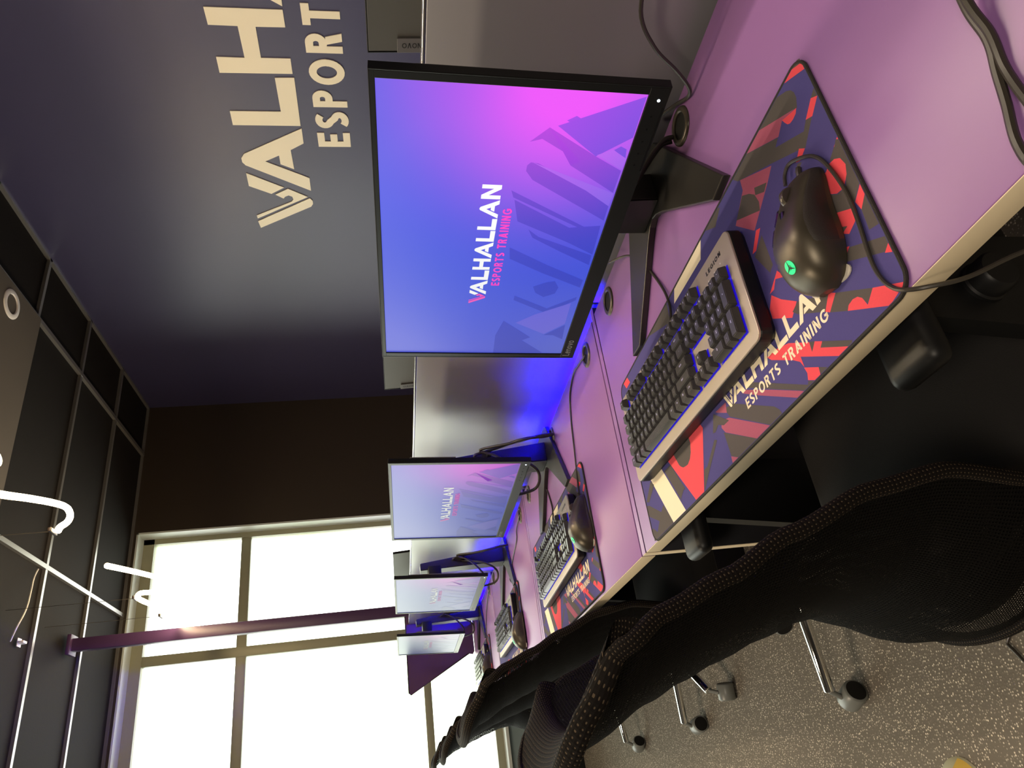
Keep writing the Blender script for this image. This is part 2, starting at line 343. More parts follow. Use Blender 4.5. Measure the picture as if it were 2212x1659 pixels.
        st([(h, .3), (.14, .65), (.4, 1)] if ch == '6' else [(.56-h, .7), (.42, .35), (.16, 0)]); w = .56
    elif ch in '7': st([(0, 1-h), (.52, 1-h), (.2, 0)]); w = .54
    elif ch in '4': st([(.42, 0), (.42, 1), (.04, .3), (.6, .3)]); w = .6
    elif ch in '2': st(arc(.28, .7, .26-h*.5, .3-h, 160, -20, 10)+[(.06, h), (.56, h)]); w = .56
    elif ch in '3': st(arc(.26, .73, .25-h*.5, .27-h, 140, -90, 10)); st(arc(.26, .28, .29-h*.5, .28-h, 90, -140, 10)); w = .56
    elif ch in '5': st([(.5, 1-h), (.1, 1-h), (.08, .55)]+arc(.26, .32, .28-h*.5, .32-h, 110, -140, 12)); w = .56
    elif ch == '+': st([(0, .5), (.5, .5)]); st([(.25, .25), (.25, .75)]); w = .5
    elif ch == '-': st([(0, .5), (.4, .5)]); w = .4
    elif ch == '*': st([(0, .5), (.4, .5)]); st([(.1, .3), (.3, .7)]); st([(.1, .7), (.3, .3)]); w = .4
    elif ch == '/': par(0, .3); w = .4
    elif ch == '.': st([(0, h), (t, h)]); w = .2
    elif ch == ' ': w = .34
    return q, w
def text_polys(s, t=0.17, gap=0.14):
    x = 0; out = []
    for ch in s:
        q, w = glyph(ch, t)
        out += [[(p.x+x, p.y) for p in poly] for poly in q]; x += w+gap
    return out, x-gap
LOGO={
'v' : [[(0.165, 0.994), (-0.009, 0.974), (0.527, 0.036), (0.594, -0.003), (0.671, -0.006), (0.725, 0.025), (0.729, 0.043)], [(0.314, 0.992), (0.238, 0.987), (0.768, 0.065), (0.964, 0.371), (0.827, 0.6), (0.732, 0.476), (0.777, 0.443), (0.807, 0.382), (0.777, 0.326), (0.712, 0.316), (0.654, 0.35)], [(1.325, 0.989), (1.031, 0.997), (0.846, 0.661), (0.993, 0.434)]] ,
'A' : [[(0.926, -0.005), (1.504, 0.964), (1.571, 1.005), (1.654, 1.004), (1.747, 0.948), (2.272, -0.009), (1.974, -0.003), (1.836, 0.213), (1.422, 0.212), (1.531, 0.414), (1.719, 0.411), (1.59, 0.645), (1.222, -0.011)]] ,
'L' : [[(2.588, 0.995), (2.325, 1.002), (2.324, 0.001), (3.198, -0.015), (3.19, 0.257), (2.589, 0.258)]] ,
'H' : [[(4.249, 0.993), (3.995, 0.992), (3.992, 0.616), (3.506, 0.615), (3.511, 0.993), (3.254, 1.0), (3.264, -0.001), (3.515, -0.004), (3.514, 0.394), (3.99, 0.386), (3.997, -0.0), (4.25, -0.001)]] ,
}
MATP= [('g', [(-796, -292), (-795, -287), (-764, -305), (-774, -307), (-783, -301)]), ('c', [(-795, -287), (-795, -277), (-750, -303), (-764, -305)]), ('g', [(-727, -306), (-755, -289), (-761, -283), (-764, -276), (-764, -268), (-759, -258), (-684, -304), (-684, -310)]), ('c', [(-758, -259), (-754, -255), (-747, -254), (-741, -255), (-737, -258), (-734, -264), (-732, -270)]), ('r', [(-755, -261), (-732, -270), (-717, -261), (-655, -300), (-651, -308), (-684, -304)]), ('g', [(-795, -253), (-795, -240), (-790, -239), (-781, -246)]), ('c', [(-781, -246), (-790, -239), (-773, -229), (-763, -235)]), ('g', [(-763, -235), (-772, -229), (-747, -212), (-737, -219), (-690, -248), (-622, -288), (-608, -307), (-650, -303), (-716, -261), (-706, -256), (-754, -228)]), ('c', [(-795, -183), (-795, -168), (-781, -176)]), ('g', [(-795, -168), (-794, -126), (-782, -132), (-769, -170), (-781, -176)]), ('r', [(-689, -246), (-674, -237), (-619, -211), (-587, -247), (-625, -270), (-627, -285)]), ('g', [(-620, -266), (-634, -256), (-643, -246), (-646, -232), (-642, -222), (-592, -251), (-606, -258)]), ('g', [(-647, -253), (-671, -238), (-661, -233), (-644, -244)]), ('g', [(-523, -320), (-568, -296), (-544, -283), (-500, -310)]), ('c', [(-738, -220), (-746, -212), (-733, -208), (-726, -212)]), ('g', [(-727, -209), (-734, -205), (-725, -201), (-718, -205)]), ('c', [(-622, -209), (-631, -205), (-609, -189), (-600, -191)]), ('g', [(-629, -196), (-629, -152), (-619, -148), (-602, -185)]), ('c', [(-632, -141), (-642, -125), (-624, -135), (-615, -127), (-605, -128)]), ('c', [(-607, -125), (-621, -109), (-645, -89), (-628, -79), (-594, -101), (-595, -114)]), ('g', [(-646, -88), (-695, -62), (-681, -50), (-639, -76), (-632, -84)]), ('c', [(-696, -63), (-705, -56), (-687, -45), (-681, -50)]), ('g', [(-705, -56), (-752, -27), (-739, -19), (-732, -31), (-723, -35), (-711, -30), (-687, -45)]), ('c', [(-752, -27), (-789, -6), (-762, 0), (-711, -30), (-715, -34), (-723, -35), (-730, -33), (-735, -28), (-738, -18)]), ('g', [(-798, -169), (-793, -121), (-776, -110), (-770, -107), (-735, -129), (-732, -143), (-747, -146), (-760, -134), (-774, -131), (-784, -146), (-782, -160), (-773, -168), (-787, -180)]), ('c', [(-775, -166), (-782, -160), (-785, -149), (-781, -140), (-771, -132), (-760, -135), (-753, -141), (-749, -149), (-733, -142), (-730, -147), (-744, -154), (-734, -168), (-732, -182), (-758, -165), (-767, -168)]), ('c', [(-793, -120), (-793, -108), (-779, -97), (-776, -109)]), ('g', [(-793, -108), (-793, -69), (-777, -74), (-779, -97)]), ('c', [(-735, -129), (-770, -107), (-769, -95), (-753, -90), (-745, -97), (-755, -98), (-736, -112)]), ('g', [(-736, -112), (-755, -98), (-745, -97), (-740, -100)]), ('g', [(-747, -79), (-791, -55), (-792, -37), (-782, -44), (-736, -70), (-735, -75)]), ('c', [(-792, -49), (-791, -37), (-782, -43)]), ('c', [(-742, -83), (-747, -80), (-734, -74), (-733, -78)]), ('c', [(-606, -60), (-641, -39), (-640, -29), (-649, -35), (-660, -28), (-654, -24), (-698, 2), (-680, 2), (-618, -35), (-618, -22), (-614, -31), (-604, -39), (-565, -63), (-558, -71), (-571, -71)]), ('g', [(-640, -40), (-649, -35), (-639, -28)]), ('g', [(-660, -28), (-701, -3), (-698, 2), (-654, -24)]), ('c', [(-617, -22), (-640, -9), (-638, 2), (-632, 2), (-616, -7), (-619, -14)]), ('g', [(-640, -9), (-660, 3), (-639, 2)]), ('g', [(-501, -70), (-613, -3), (-616, -6), (-631, 2), (-609, 2), (-495, -65)]), ('r', [(-480, -70), (-546, -34), (-608, 2), (-591, 1), (-519, -41), (-482, -64)]), ('g', [(-431, -70), (-453, -65), (-540, -15), (-548, -7), (-551, 0), (-525, 2), (-435, -55), (-430, -64)]), ('r', [(-432, -55), (-522, 1), (-486, 1), (-412, -43), (-405, -53), (-410, -61)]), ('g', [(-407, -45), (-486, 1), (-429, 1), (-409, -10)]), ('r', [(-408, -10), (-429, 1), (-407, 0)]), ('r', [(-401, -79), (-435, -76), (-430, -63), (-405, -76)]), ('g', [(-393, -80), (-430, -52), (-413, -53), (-398, -61), (-385, -56), (-377, -58)]), ('w', [(-167, -96), (-111, -97), (-168, 2), (-226, 2)]), ('g', [(-179, -84), (-209, -83), (-242, -29), (-235, -30), (-216, -22), (-219, -17)]), ('c', [(-352, -79), (-302, 0), (-270, 0), (-198, -98), (-228, -96), (-241, -69), (-246, -64), (-254, -59), (-264, -57), (-273, -56), (-285, -60), (-293, -67), (-300, -79), (-299, -92), (-343, -94)]), ('g', [(-299, -92), (-300, -79), (-293, -67), (-285, -60), (-273, -56), (-264, -57), (-254, -59), (-246, -64), (-241, -69), (-228, -96), (-267, -98)]), ('g', [(-376, -49), (-383, -45), (-332, -17), (-305, -1), (-321, -27), (-334, -27)]), ('g', [(-60, -66), (-78, -61), (-125, -33), (-141, -40), (-168, 2), (-66, 4), (-47, -8), (-51, -19), (-73, -22), (-88, -10), (-108, -23), (-57, -50)]), ('g', [(-109, -94), (-121, -83), (-81, -66), (-68, -71)]), ('w', [(-501, -301), (-484, -277), (-372, -281), (-391, -307)]), ('c', [(-110, -304), (-122, -284), (-98, -284), (-84, -306)]), ('g', [(-181, -352), (-343, -335), (-355, -311), (-199, -324)]), ('g', [(-271, -332), (-348, -301), (-343, -267), (-215, -313)])]
SCRP= [('d', [(190, 121), (212, 101), (173, 38), (157, 66), (162, 53), (195, 107)]), ('d', [(157, 66), (173, 38), (152, 1), (115, 2)]), ('d', [(145, 119), (154, 119), (159, 115), (158, 106), (121, 39), (91, 2), (64, 2), (131, 109)]), ('d', [(112, 133), (40, 7), (36, 10), (100, 129)]), ('d', [(96, 127), (48, 46), (54, 4), (30, 3), (-5, 2), (19, 43), (57, 118)]), ('d', [(42, 101), (28, 85), (-7, 3), (-28, 2), (0, 51), (26, 93)]), ('d', [(5, 122), (-30, 64), (-63, 3), (-81, 4), (-49, 67), (-19, 119)]), ('d', [(-81, 76), (-70, 57), (-67, 45), (-82, 37), (-97, 40), (-106, 56), (-96, 70)]), ('d', [(-104, 101), (-135, 46), (-104, 4), (-113, 4), (-147, 46), (-115, 101)]), ('l', [(-175, 90), (-152, 63), (-120, 10), (-176, 9), (-206, 39)]), ('d', [(-170, 110), (-216, 60), (-225, 73), (-263, 32), (-264, 117), (-211, 119)]), ('d', [(-209, 39), (-179, 8), (-221, 5), (-209, 23)]), ('p', [(223, 83), (230, 73), (223, 61), (216, 71)]), ('p', [(184, 18), (190, 11), (186, 3), (172, 1)]), ('p', [(215, 92), (261, -2), (204, -2), (173, 38)]), ('l', [(175, 37), (185, 20), (172, 0), (154, 1)]), ('l', [(114, 1), (91, 2), (117, 38), (160, 114)])]
def n_poly(): return [(0, 0), (.27, 0), (.27, .62), (.72, 0), (1.0, 0), (1.0, 1), (.73, 1), (.73, .38), (.28, 1), (0, 1)]
def wordmark():
    """the VALHALLAN wordmark, cap height 1: split V emblem, then letters; returns [(is_emblem, polygon)]"""
    out = []
    lx = {k: min(p[0] for pl in v for p in pl) for k, v in LOGO.items()}
    def put(k, x, em=False):
        for i, pl in enumerate(LOGO[k]): out.append((em and i < 2, [(p[0]-lx[k]+x, p[1]) for p in pl]))
    put('v', 0, True); put('A', LA); put('L', 2.324); put('H', 3.254)
    put('A', 4.30); put('L', 5.70); put('L', 6.63); put('A', 7.55)
    out.append((False, [(p[0]+8.95, p[1]) for p in n_poly()]))
    return out
LA = min(p[0] for p in LOGO['A'][0])
def flat_polys(mb, polys, fn, mi=0, t=0.0):
    """triangulate 2D outlines and map them with fn(u, v, level) -> 3D; t>0 gives thickness"""
    for ip, pl in enumerate(polys):
        bm = bmesh.new(); vs = [bm.verts.new((p[0], p[1], 0)) for p in pl]
        try: f = bm.faces.new(vs)
        except Exception: bm.free(); continue
        bm.normal_update()
        if f.normal.z < 0: f.normal_flip()
        bmesh.ops.triangulate(bm, faces=[f])
        if t:
            r = bmesh.ops.extrude_face_region(bm, geom=bm.faces[:])
            for v in [g for g in r['geom'] if isinstance(g, bmesh.types.BMVert)]: v.co.z = t
            bmesh.ops.recalc_face_normals(bm, faces=bm.faces[:])
        bm.verts.index_update()
        mb.add([fn(v.co.x, v.co.y, v.co.z+ip*3e-5) for v in bm.verts], [[v.index for v in f.verts] for f in bm.faces], mi); bm.free()
# ================================================================== THE ROOM
FX = 4.09; WY = -2.56; HC = 2.27 + ZD; XB = -5.0; YL = 3.6
def sbox(name, m, x0, x1, y0, y1, z0, z1, bev=0):
    return struct(MB().box(x0, x1, y0, y1, z0, z1, bev).build(name, m))
sbox('floor', M['carpet'], XB, FX+.3, WY, YL, -0.1, 0)
sbox('wall_right', M['navy'], XB, FX, WY-.12, WY, 0, HC+.1)
sbox('wall_left', M['dark'], XB, FX+.3, YL, YL+.12, 0, HC+.1)
sbox('wall_back', M['dark'], XB-.12, XB, WY, YL, 0, HC+.1)
OY0, OY1, OZ0, OZ1 = -1.545, 3.1, ZD-.255, 2.245+ZD
wf = MB().box(FX, FX+.30, WY-.12, OY0, 0, HC+.1).box(FX, FX+.30, OY0, OY1, OZ1, HC+.1).box(FX, FX+.30, OY1, YL+.12, 0, HC+.1)
struct(wf.build('wall_far', M['brown']))
sbox('trim_1', M['teal'], FX, FX+.30, OY0, OY1, 0, OZ0)
sbox('baseboard_far', M['black'], FX-.012, FX, OY0, OY1, 0, .10)
# pale lining of the window opening
rv = MB().box(FX-.004, FX+.14, OY0, OY0+.012, OZ0, OZ1).box(FX-.004, FX+.14, OY0, OY1, OZ1-.012, OZ1).box(FX-.03, FX+.14, OY0, OY1, OZ0, OZ0+.02)
struct(rv.build('trim_2', M['reveal']))
win = bpy.data.objects.new('window_1', None); C.objects.link(win); win.location = (FX+.14, 0, 0); struct(win)
GX0 = 0.0; fr = MB(); X0, X1 = 0.0, .05
yv = [OY0+.02, -.68, .62, 1.86, OY1-.02]; zh = [OZ0+.03, .255+ZD, 1.52+ZD, OZ1-.05]
fr.box(X0-.01, X1+.01, OY0+.012, OY0+.05, OZ0, OZ1).box(X0-.01, X1+.01, OY1-.05, OY1, OZ0, OZ1)
fr.box(X0-.01, X1+.01, OY0, OY1, OZ0+.02, OZ0+.07).box(X0-.01, X1+.01, OY0, OY1, OZ1-.085, OZ1-.012)
fr.build('window_frame', M['frame'], win)
for y in yv[1:-1]: MB().box(X0, X1, y-.034, y+.034, OZ0+.06, OZ1-.08, .004).build('mullion', M['frame'], win)
for z, h in ((zh[1], .026), (zh[2], .034)): MB().box(X0+.004, X1-.004, OY0+.04, OY1-.04, z-h, z+h, .004).build('transom', M['frame'], win)
MB().box(.022, .028, OY0+.04, OY1-.04, OZ0+.05, OZ1-.07).build('pane', M['glass'], win)

# ceiling: dark tiles in a 2 ft x 4 ft grid, tees, edge angle
sbox('ceiling', M['tile'], XB, FX+.3, WY, YL, HC+.012, HC+.1)
TX = [FX-.607*k for k in range(0, 4)]; TYS = [-2.16, -.97, .24, 1.45, 2.66]
struct(MB().box(XB, 2.27, -2.15, YL, HC-.02, HC+.012, 0).build('soffit', M['soffit']))
bpy.data.objects['soffit'].name = 'trim_3'
n_ = 4
for y in TYS:
    struct(MB().box(2.27 if y > -2.1 else XB, FX, y-.012, y+.012, HC-.008, HC+.014).build('trim_%d' % n_, M['tee'])); n_ += 1
for x in TX[1:]+([TX[3]-.607*k for k in range(1, 5)]):
    y1 = YL if x > 2.25 else -2.15
    struct(MB().box(x-.012, x+.012, WY, y1, HC-.006, HC+.014).build('trim_%d' % n_, M['tee'])); n_ += 1
struct(MB().box(XB, FX, WY, WY+.014, HC-.006, HC+.012).box(FX-.014, FX, WY, YL, HC-.006, HC+.012).build('trim_%d' % n_, M['tee']))

# recessed downlight in the charcoal board
dl = thing('recessed_downlight', 'round white recessed downlight, unlit, in the dark ceiling board above the blue wall', 'ceiling light', (1.975, -2.04, HC-.02))
MB().lathe([(.050, .001), (.052, -.006), (.068, -.007), (.076, -.003), (.077, .001)], 40).build('trim_ring', M['white'], dl)
MB().lathe([(.050, .001), (.044, .012), (.040, .03), (.0, .031)], 40).build('lamp_well', pm('grey_lamp_well', (.25, .22, .20), .5), dl)

# ------------------------------------------------------------------ wall lettering
def wfn(x0, y, z0, h): return lambda u, v, t: (x0-u*h, y+t, z0+v*h)
H1 = .3115
for k, (em, pl) in enumerate(wordmark()):
    pass
WM = wordmark()
groups = [('v', [p for p in WM[:3]])] + [(c, [p]) for c, p in zip('ALHALLAN', WM[3:])]
sign = thing('wall_lettering', 'large cream VALHALLAN wordmark with split V, upper line on the blue wall', 'wall sign', (2.02, WY, 1.5275))
for c, ps in groups:
    mb = MB(); flat_polys(mb, [p for _, p in ps], lambda u, v, t: (-u*H1, t, v*H1), 0, .004)
    mb.build('letter', M['cream'], sign)
sign2 = thing('wall_lettering', 'smaller cream ESPORTS TRAINING letters, lower line on the blue wall', 'wall sign', (1.425, WY, 1.2975))
xx = 0
for ch in 'ESPORTS TRAINING':
    q, w = glyph(ch, .215)
    if q:
        mb = MB(); flat_polys(mb, [[(p.x+xx, p.y) for p in pl] for pl in q], lambda u, v, t: (-u*.1575, t, v*.1575), 0, .004)
        mb.build('letter', M['cream'], sign2)
    xx += w+.20

# ------------------------------------------------------------------ pendant light: a serpentine glowing tube on wires
pend = thing('pendant_light', 'glowing warm serpentine tube pendant hanging from the dark ceiling on thin wires', 'pendant light', (2.4, -.75, HC))
PZ = 1.68+ZD-HC
def pp(l, z=PZ): return [(a-2.4, b+.75, z) for a, b in l]
s1 = smooth_path(pp([(-.6, -.52), (.2, -.58), (.99, -.644), (1.146, -.68), (1.321, -.732), (1.509, -.784), (1.62, -.806), (1.665, -.79), (1.648, -.756), (1.60, -.722), (1.585, -.70)]), 6)
s0 = smooth_path(pp([(.3, -.70), (.80, -.765), (1.02, -.785), (1.085, -.778), (1.08, -.755), (1.0, -.745)]), 6)
MB().tube(s0, .012, 10).build('light_tube', M['tube'], pend)
MB().tube(s1, .012, 10).build('light_tube', M['tube'], pend)
s2 = smooth_path(pp([(2.098, -.71), (2.442, -.776), (2.758, -.833), (2.90, -.85), (2.90, -.81), (2.72, -.745), (2.56, -.70), (2.55, -.672), (2.764, -.69)]), 6)
MB().tube(s2, .012, 10).build('light_tube', M['tube'], pend)
s3 = smooth_path(pp([(3.25, -.77), (3.05, -.722), (2.98, -.68), (3.20, -.70), (3.70, -.775), (3.80, -.77), (3.70, -.735), (3.569, -.686)]), 6)
MB().tube(s3, .012, 10).build('light_tube', M['tube'], pend)
for a, b in ((1.585, -.70), (2.55, -.675), (2.98, -.68), (3.62, -.70)):
    MB().box(a-2.4-.03, a-2.4+.03, b+.75-.008, b+.75+.008, PZ+.011, PZ+.024, .003).build('clip', M['clip'], pend)
    MB().tube([(a-2.4, b+.75, PZ+.02), (a-2.4, b+.75, 0)], .0012, 6).build('suspension_wire', M['cable'], pend)
wr = MB().tube(smooth_path([(2.78, -.934, HC-.006), (2.70, -.86, HC-.03), (2.62, -.70, HC-.06), (2.60, -.60, HC-.04), (2.64, -.55, HC-.005)], 6), .004, 8)
tag(wr.build('ceiling_cable', M['white']), 'short pale curly cable dangling from the ceiling grid near the pole', 'cable')
ck = MB().box(-.02, .02, -.006, .006, -.03, 0, .002).box(-.02, .02, -.02, .02, -.004, 0, .001)
tag(ck.build('ceiling_clip', M['white'], None, (2.735, -.56, HC)), 'small white clip fixed to the ceiling grid beside the pole top', 'clip')

# power pole at the end of the row
pole = thing('power_pole', 'dark plum square pole from ceiling to floor at the far desk end', 'pole', (3.30, -.64, 0))
MB().box(-.026, .026, -.034, .034, 0, HC, .004).build('shaft', M['plum'], pole)
MB().box(-.05, .05, -.055, .055, HC-.03, HC-.008, .004).build('ceiling_plate', M['plum'], pole)

# ================================================================== DESKS
def make_desk(label):
    """origin: front far-end corner of the desk on the floor; extends to -x and -y"""
    t = thing('desk', label, 'desk')
    x0, x1 = -W+.028, -.001
    MB().box(x0, x1, -.520, -.0012, ZD-.027, ZD, .0012).build('desktop', M['desk'], t)
    MB().box(x0, x1, -.0012, 0, ZD-.0268, ZD-.0004, .0006).build('edge_band', M['edge'], t)
    p = MB().box(.004, .022, -.540, -.0012, 0, ZD-.0012, .001).box(.004, .022, -.540, -.0012, ZD-.0012, ZD-.0002, 0, 1).build('side_panel', [M['under'], M['desk']], t)
    MB().box(.004, .022, -.0012, 0, 0, ZD-.0006, .0005).build('edge_band', M['edge'], p)
    MB().box(x0, x1, -.50, -.482, ZD-.33, ZD-.03, .002).build('modesty_panel', M['under'], t)
    for gx in (-W+.101+.002, -W/2, -.101):
        mt = Matrix.Translation((gx, GY, ZD))
        g = MB().lathe([(.0195, .0002), (.0195, .0026), (.0215, .0042), (.026, .0040), (.0285, .0022), (.0292, .0001)], 40, 0, mt).build('grommet', M['grom'], t)
        MB().lathe([(0, .0006), (.0198, .0006)], 40, 0, mt).build('opening', M['hole'], g)
    return t
LD = ['purple topped desk nearest the camera, under the bright glowing monitor', 'purple topped desk, second from the camera, under the pale blue monitor',
      'purple topped desk third from the camera, partly behind the chairs', 'purple topped desk at the far end, beside the purple end screen']
desk0 = make_desk(LD[0])
for k in range(4): place(desk0, k == 0, (k*W, 0, 0), 0, LD[k], 'desks in the window row')
LB = ['desk of the facing row behind the grey divider, nearest the camera', 'desk of the facing row behind the divider, second from the camera',
      'desk of the facing row behind the divider, third from the camera', 'desk of the facing row behind the divider, at the far end']
for k in range(4):
    place(desk0, False, ((k-1)*W+.025, -1.116, 0), PI, LB[k], 'desks in the facing row')
# dividers between the two rows
def make_divider(label):
    t = thing('divider_panel', label, 'divider')
    MB().box(-W+.003, -.001, -.568, -.549, ZD-.30, ZD+.372, .002).build('panel', M['divider'], t)
    MB().box(-W+.003, -.001, -.5685, -.5485, ZD+.372, ZD+.3765, .001).build('top_rail', M['silver'], t)
    return t
LV = ['grey divider panel behind the glowing monitor nearest the camera', 'grey divider panel lit blue near its foot, behind the second monitor',
      'pale grey divider panel behind the third monitor', 'grey and blue divider panel behind the farthest monitor']
div0 = make_divider(LV[0])
for k in range(4): place(div0, k == 0, (k*W, 0, 0), 0, LV[k], 'grey divider panels')
# blue light strips in the slot between desks and dividers
M['bluestrip'] = pm('blue_led_strip', (.02, .02, .2), .5, emit=(.0025, .0, 1.0), es=1100)
for a, b, lb in ((.05, .37, 'long blue light strip in the slot behind the second desk, before its monitor stand'), (.47, .66, 'short blue light strip in the slot behind the second desk, behind its monitor stand'),
                 (1.35, 1.95, 'blue light strip in the slot behind the third desk'), (2.30, 3.00, 'blue light strip in the slot behind the farthest desk')):
    tag(MB().box(a, b, -.537, -.527, ZD-.052, ZD-.044).build('light_strip', M['bluestrip']), lb, 'light strip', 'blue light strips behind the desks')
# end screen
es = thing('end_screen', 'dark purple slanted end screen at the far end of the desk row by the window', 'screen', (3.25, 0, 0))
pl = [(-.60, ZD+.002), (-.36, ZD+.002), (-.345, ZD+.012), (-.352, ZD+.04), (-.166, ZD+.378), (-.165, ZD+.390), (-.172, ZD+.394), (-.60, ZD+.394)]
mt = Matrix(((0, 0, 1, 0), (1, 0, 0, 0), (0, 1, 0, 0), (0, 0, 0, 1)))
MB().prism(pl, -.008, .008, 0, 0, mt).build('panel', M['plumf'], es)
MB().tube([(0, -.60, ZD+.396), (0, -.172, ZD+.396), (0, -.163, ZD+.388), (0, -.352, ZD+.036)], .0045, 8).build('edge_trim', M['black'], es)

# ================================================================== MONITORS
def lin(r, g, b): return hexc(r, g, b)
def lerp(a, b, t): t = max(0, min(1, t)); return tuple(a[i]+(b[i]-a[i])*t for i in range(3))
def wall_col(u, v):     # u right, v up in metres on the picture area (u -.2635...2635, v 0...2965)
    base = lerp(lin(58, 82, 224), lin(88, 98, 228), min(1, ((u+.02)/.24)**2+max(0, (v-.22)/.10)*.6))
    base = lerp(base, lin(104, 118, 220), max(0, (-.05-u)/.22)*max(0, (.16-v)/.16)*.9)
    d = math.exp(-(((u-.285)/.155)**2+((v-.09)/.125)**2))
    base = lerp(base, lin(240, 86, 250), min(1, d*1.15))
    d2 = math.exp(-(((u-.30)/.10)**2+((v-.22)/.06)**2))
    return lerp(base, lin(168, 78, 236), d2*.4)
def make_monitor(label, n=1):
    t = thing('monitor', label, 'monitor')
    tilt = .058; zb = .146
    R = Matrix.Translation((0, 0, zb)) @ Matrix.Rotation(tilt, 4, 'X')
    def P(u, v, d=0): return R @ Vector((-u, d, v))       # u to the viewer's right, d towards the viewer
    def bxx(mb, u0, u1, v0, v1, d0, d1, bev=0, mi=0):
        b = MB().box(-u1, -u0, d0, d1, v0, v1, bev); mb.add([R @ Vector(v) for v in b.v], b.f, mi, False)
    # housing
    hb = MB(); bxx(hb, -.2745, .2745, -.0245, .3025, -.0105, -.0035, .002)
    bxx(hb, -.225, .225, .0, .212, -.030, -.010, .008)
    bxx(hb, -.11, .11, .07, .19, -.046, -.029, .006)
    hb.build('housing', M['backsh'], t)
    bz = MB(); bxx(bz, -.2745, .2745, .2965, .3025, -.0035, .001, .0006); bxx(bz, -.2745, -.2645, -.022, .297, -.0035, .001, .0006)
    bxx(bz, .2645, .2745, -.022, .297, -.0035, .001, .0006); bxx(bz, -.2745, .2745, -.0245, -.001, -.0035, .0012, .0006)
    bxx(bz, -.2765, .2765, .3020, .3035, -.0112, .0012, .0005); bxx(bz, .2745, .2765, -.0245, .303, -.0112, .0012, .0006); bxx(bz, -.2765, -.2745, -.0245, .303, -.0112, .0012, .0006)
    bz.build('bezel', M['bezel'], t)
    # lit picture
    sb = MB(); cols = []; NU, NV = 44, 26
    sb.grid([[P(-.2645+.529*i/NU, -.001+.2978*j/NV, -.001) for i in range(NU+1)] for j in range(NV+1)])
    sb.sm = [False]*len(sb.f)
    cols = [wall_col(-.2645+.529*i/NU, .2978*j/NV) for j in range(NV+1) for i in range(NU+1)]
    def colored(polys, f, lvl):
        for pl in polys:
            pl = [(max(-.2640, min(.2640, a)), max(.0, min(.2965, b))) for a, b in pl]
            k = len(sb.v); flat_polys(sb, [pl], lambda u, v, _: P(u, v, -.001+lvl))
            for q in range(k, len(sb.v)):
                w = R.inverted() @ Vector(sb.v[q]); cols.append(f(-w.x, w.z))
    dk = {'d': lambda u, v: tuple(c*s for c, s in zip(wall_col(u, v), (.62, .62, .80))), 'p': lambda u, v: tuple(c*s for c, s in zip(wall_col(u, v), (.45, .75, .86))),
          'l': lambda u, v: lerp(wall_col(u, v), lin(170, 130, 240), .22)}
    for i, (c, pl) in enumerate(SCRP): colored([[(a/1000, b/1000) for a, b in pl]], dk[c], .00012+i*.000012)
    hh = .0247; wm = wordmark(); u0 = -.1245
    for em, pl in wm: colored([[(u0+a*hh*.997, .1455+b*hh) for a, b in pl]], (lambda u, v: lin(255, 80, 190)) if em else (lambda u, v: (1, 1, 1)), .0005)
    tp, tw = text_polys('ESPORTS TRAINING', .2, .17); s = .160/tw
    colored([[(-.080+a*s, .1275+b*.0122) for a, b in pl] for pl in tp], lambda u, v: lin(255, 64, 200), .0005)
    sb.build('screen', M['lcd'], t, cols=cols)
    # maker's name, power light, button slit, small touch marks
    tp, tw = text_polys('Lenovo', .15, .1); lb = MB(); s = .047/tw
    flat_polys(lb, [[(-.268+a*s, -.0155+b*.0118) for a, b in pl] for pl in tp], lambda u, v, _: P(u, v, .0016))
    lb.build('name_lettering', pm('grey_print', (.30, .30, .30), .5), t)
    mb = MB().lathe([(0, .0006), (.0016, .0006), (.0018, 0)], 16); m2 = MB(); m2.add([R @ Vector((-.258+v[0], .0012+v[2], -.014+v[1])) for v in mb.v], mb.f)
    m2.build('power_light', M['whiteled'], t)
    sl = MB(); bxx(sl, .155, .248, -.0225, -.0205, .0011, .0018)
    for q in range(5): bxx(sl, .163+q*.018, .165+q*.018, -.013, -.011, .0011, .0014)
    sl.build('button_row', M['blackgl'], t)
    # tab with the maker's name on the back (raised, far corner as seen from behind)
    tb = MB(); bxx(tb, .2475, .2745, .15, .254, -.0145, -.0123, .0006); bt = tb.build('name_tab', M['labelbar'], t)
    tp, tw = text_polys('LENOVO', .17, .13); s = .0095
    L2 = MB(); flat_polys(L2, [[(a*s, b*s) for a, b in pl] for pl in tp], lambda u, v, _: P(.2560+v, .246-tw*s+u, -.0148))
    L2.build('engraved_lettering', M['label'], bt)
    # stand: V foot, column, neck
    cx = .066
    foot = [(-.214, .002), (-.174, .006), (-.036, -.105), (-.015, -.119), (.0, -.124), (.015, -.119), (.036, -.105), (.174, .006), (.214, .002), (.075, -.215), (.055, -.224), (-.055, -.224), (-.075, -.215)]
    fb = MB().prism([(cx+a, b) for a, b in foot][::-1], .001, .011, .0015)
    fo = fb.build('foot', M['standm'], t)
    cb = MB(); a = [(cx-.035, -.165), (cx+.035, -.165), (cx+.035, -.130), (cx-.035, -.130)]
    bm = bmesh.new(); bmesh.ops.create_cube(bm, size=1)
    for v in bm.verts:
        zz = v.co.z > 0; w = .030 if zz else .040; d0, d1 = ((-.150, -.122) if zz else (-.185, -.128))
        v.co = Vector((cx+(w if v.co.x > 0 else -w), d1 if v.co.y > 0 else d0, .345 if zz else .010))
    bmesh.ops.bevel(bm, geom=bm.edges[:], offset=.002, segments=2, affect='EDGES'); cb.bm(bm)
    cb.build('column', M['standm'], t)
    MB().box(cx-.06, cx+.035, -.13, -.028, .265, .315, .004).build('neck', M['black'], t)
    # leads: from the desk hole up to a clip on the column, a loop, and into the back of the panel
    g = (-.055, -.170, .0)
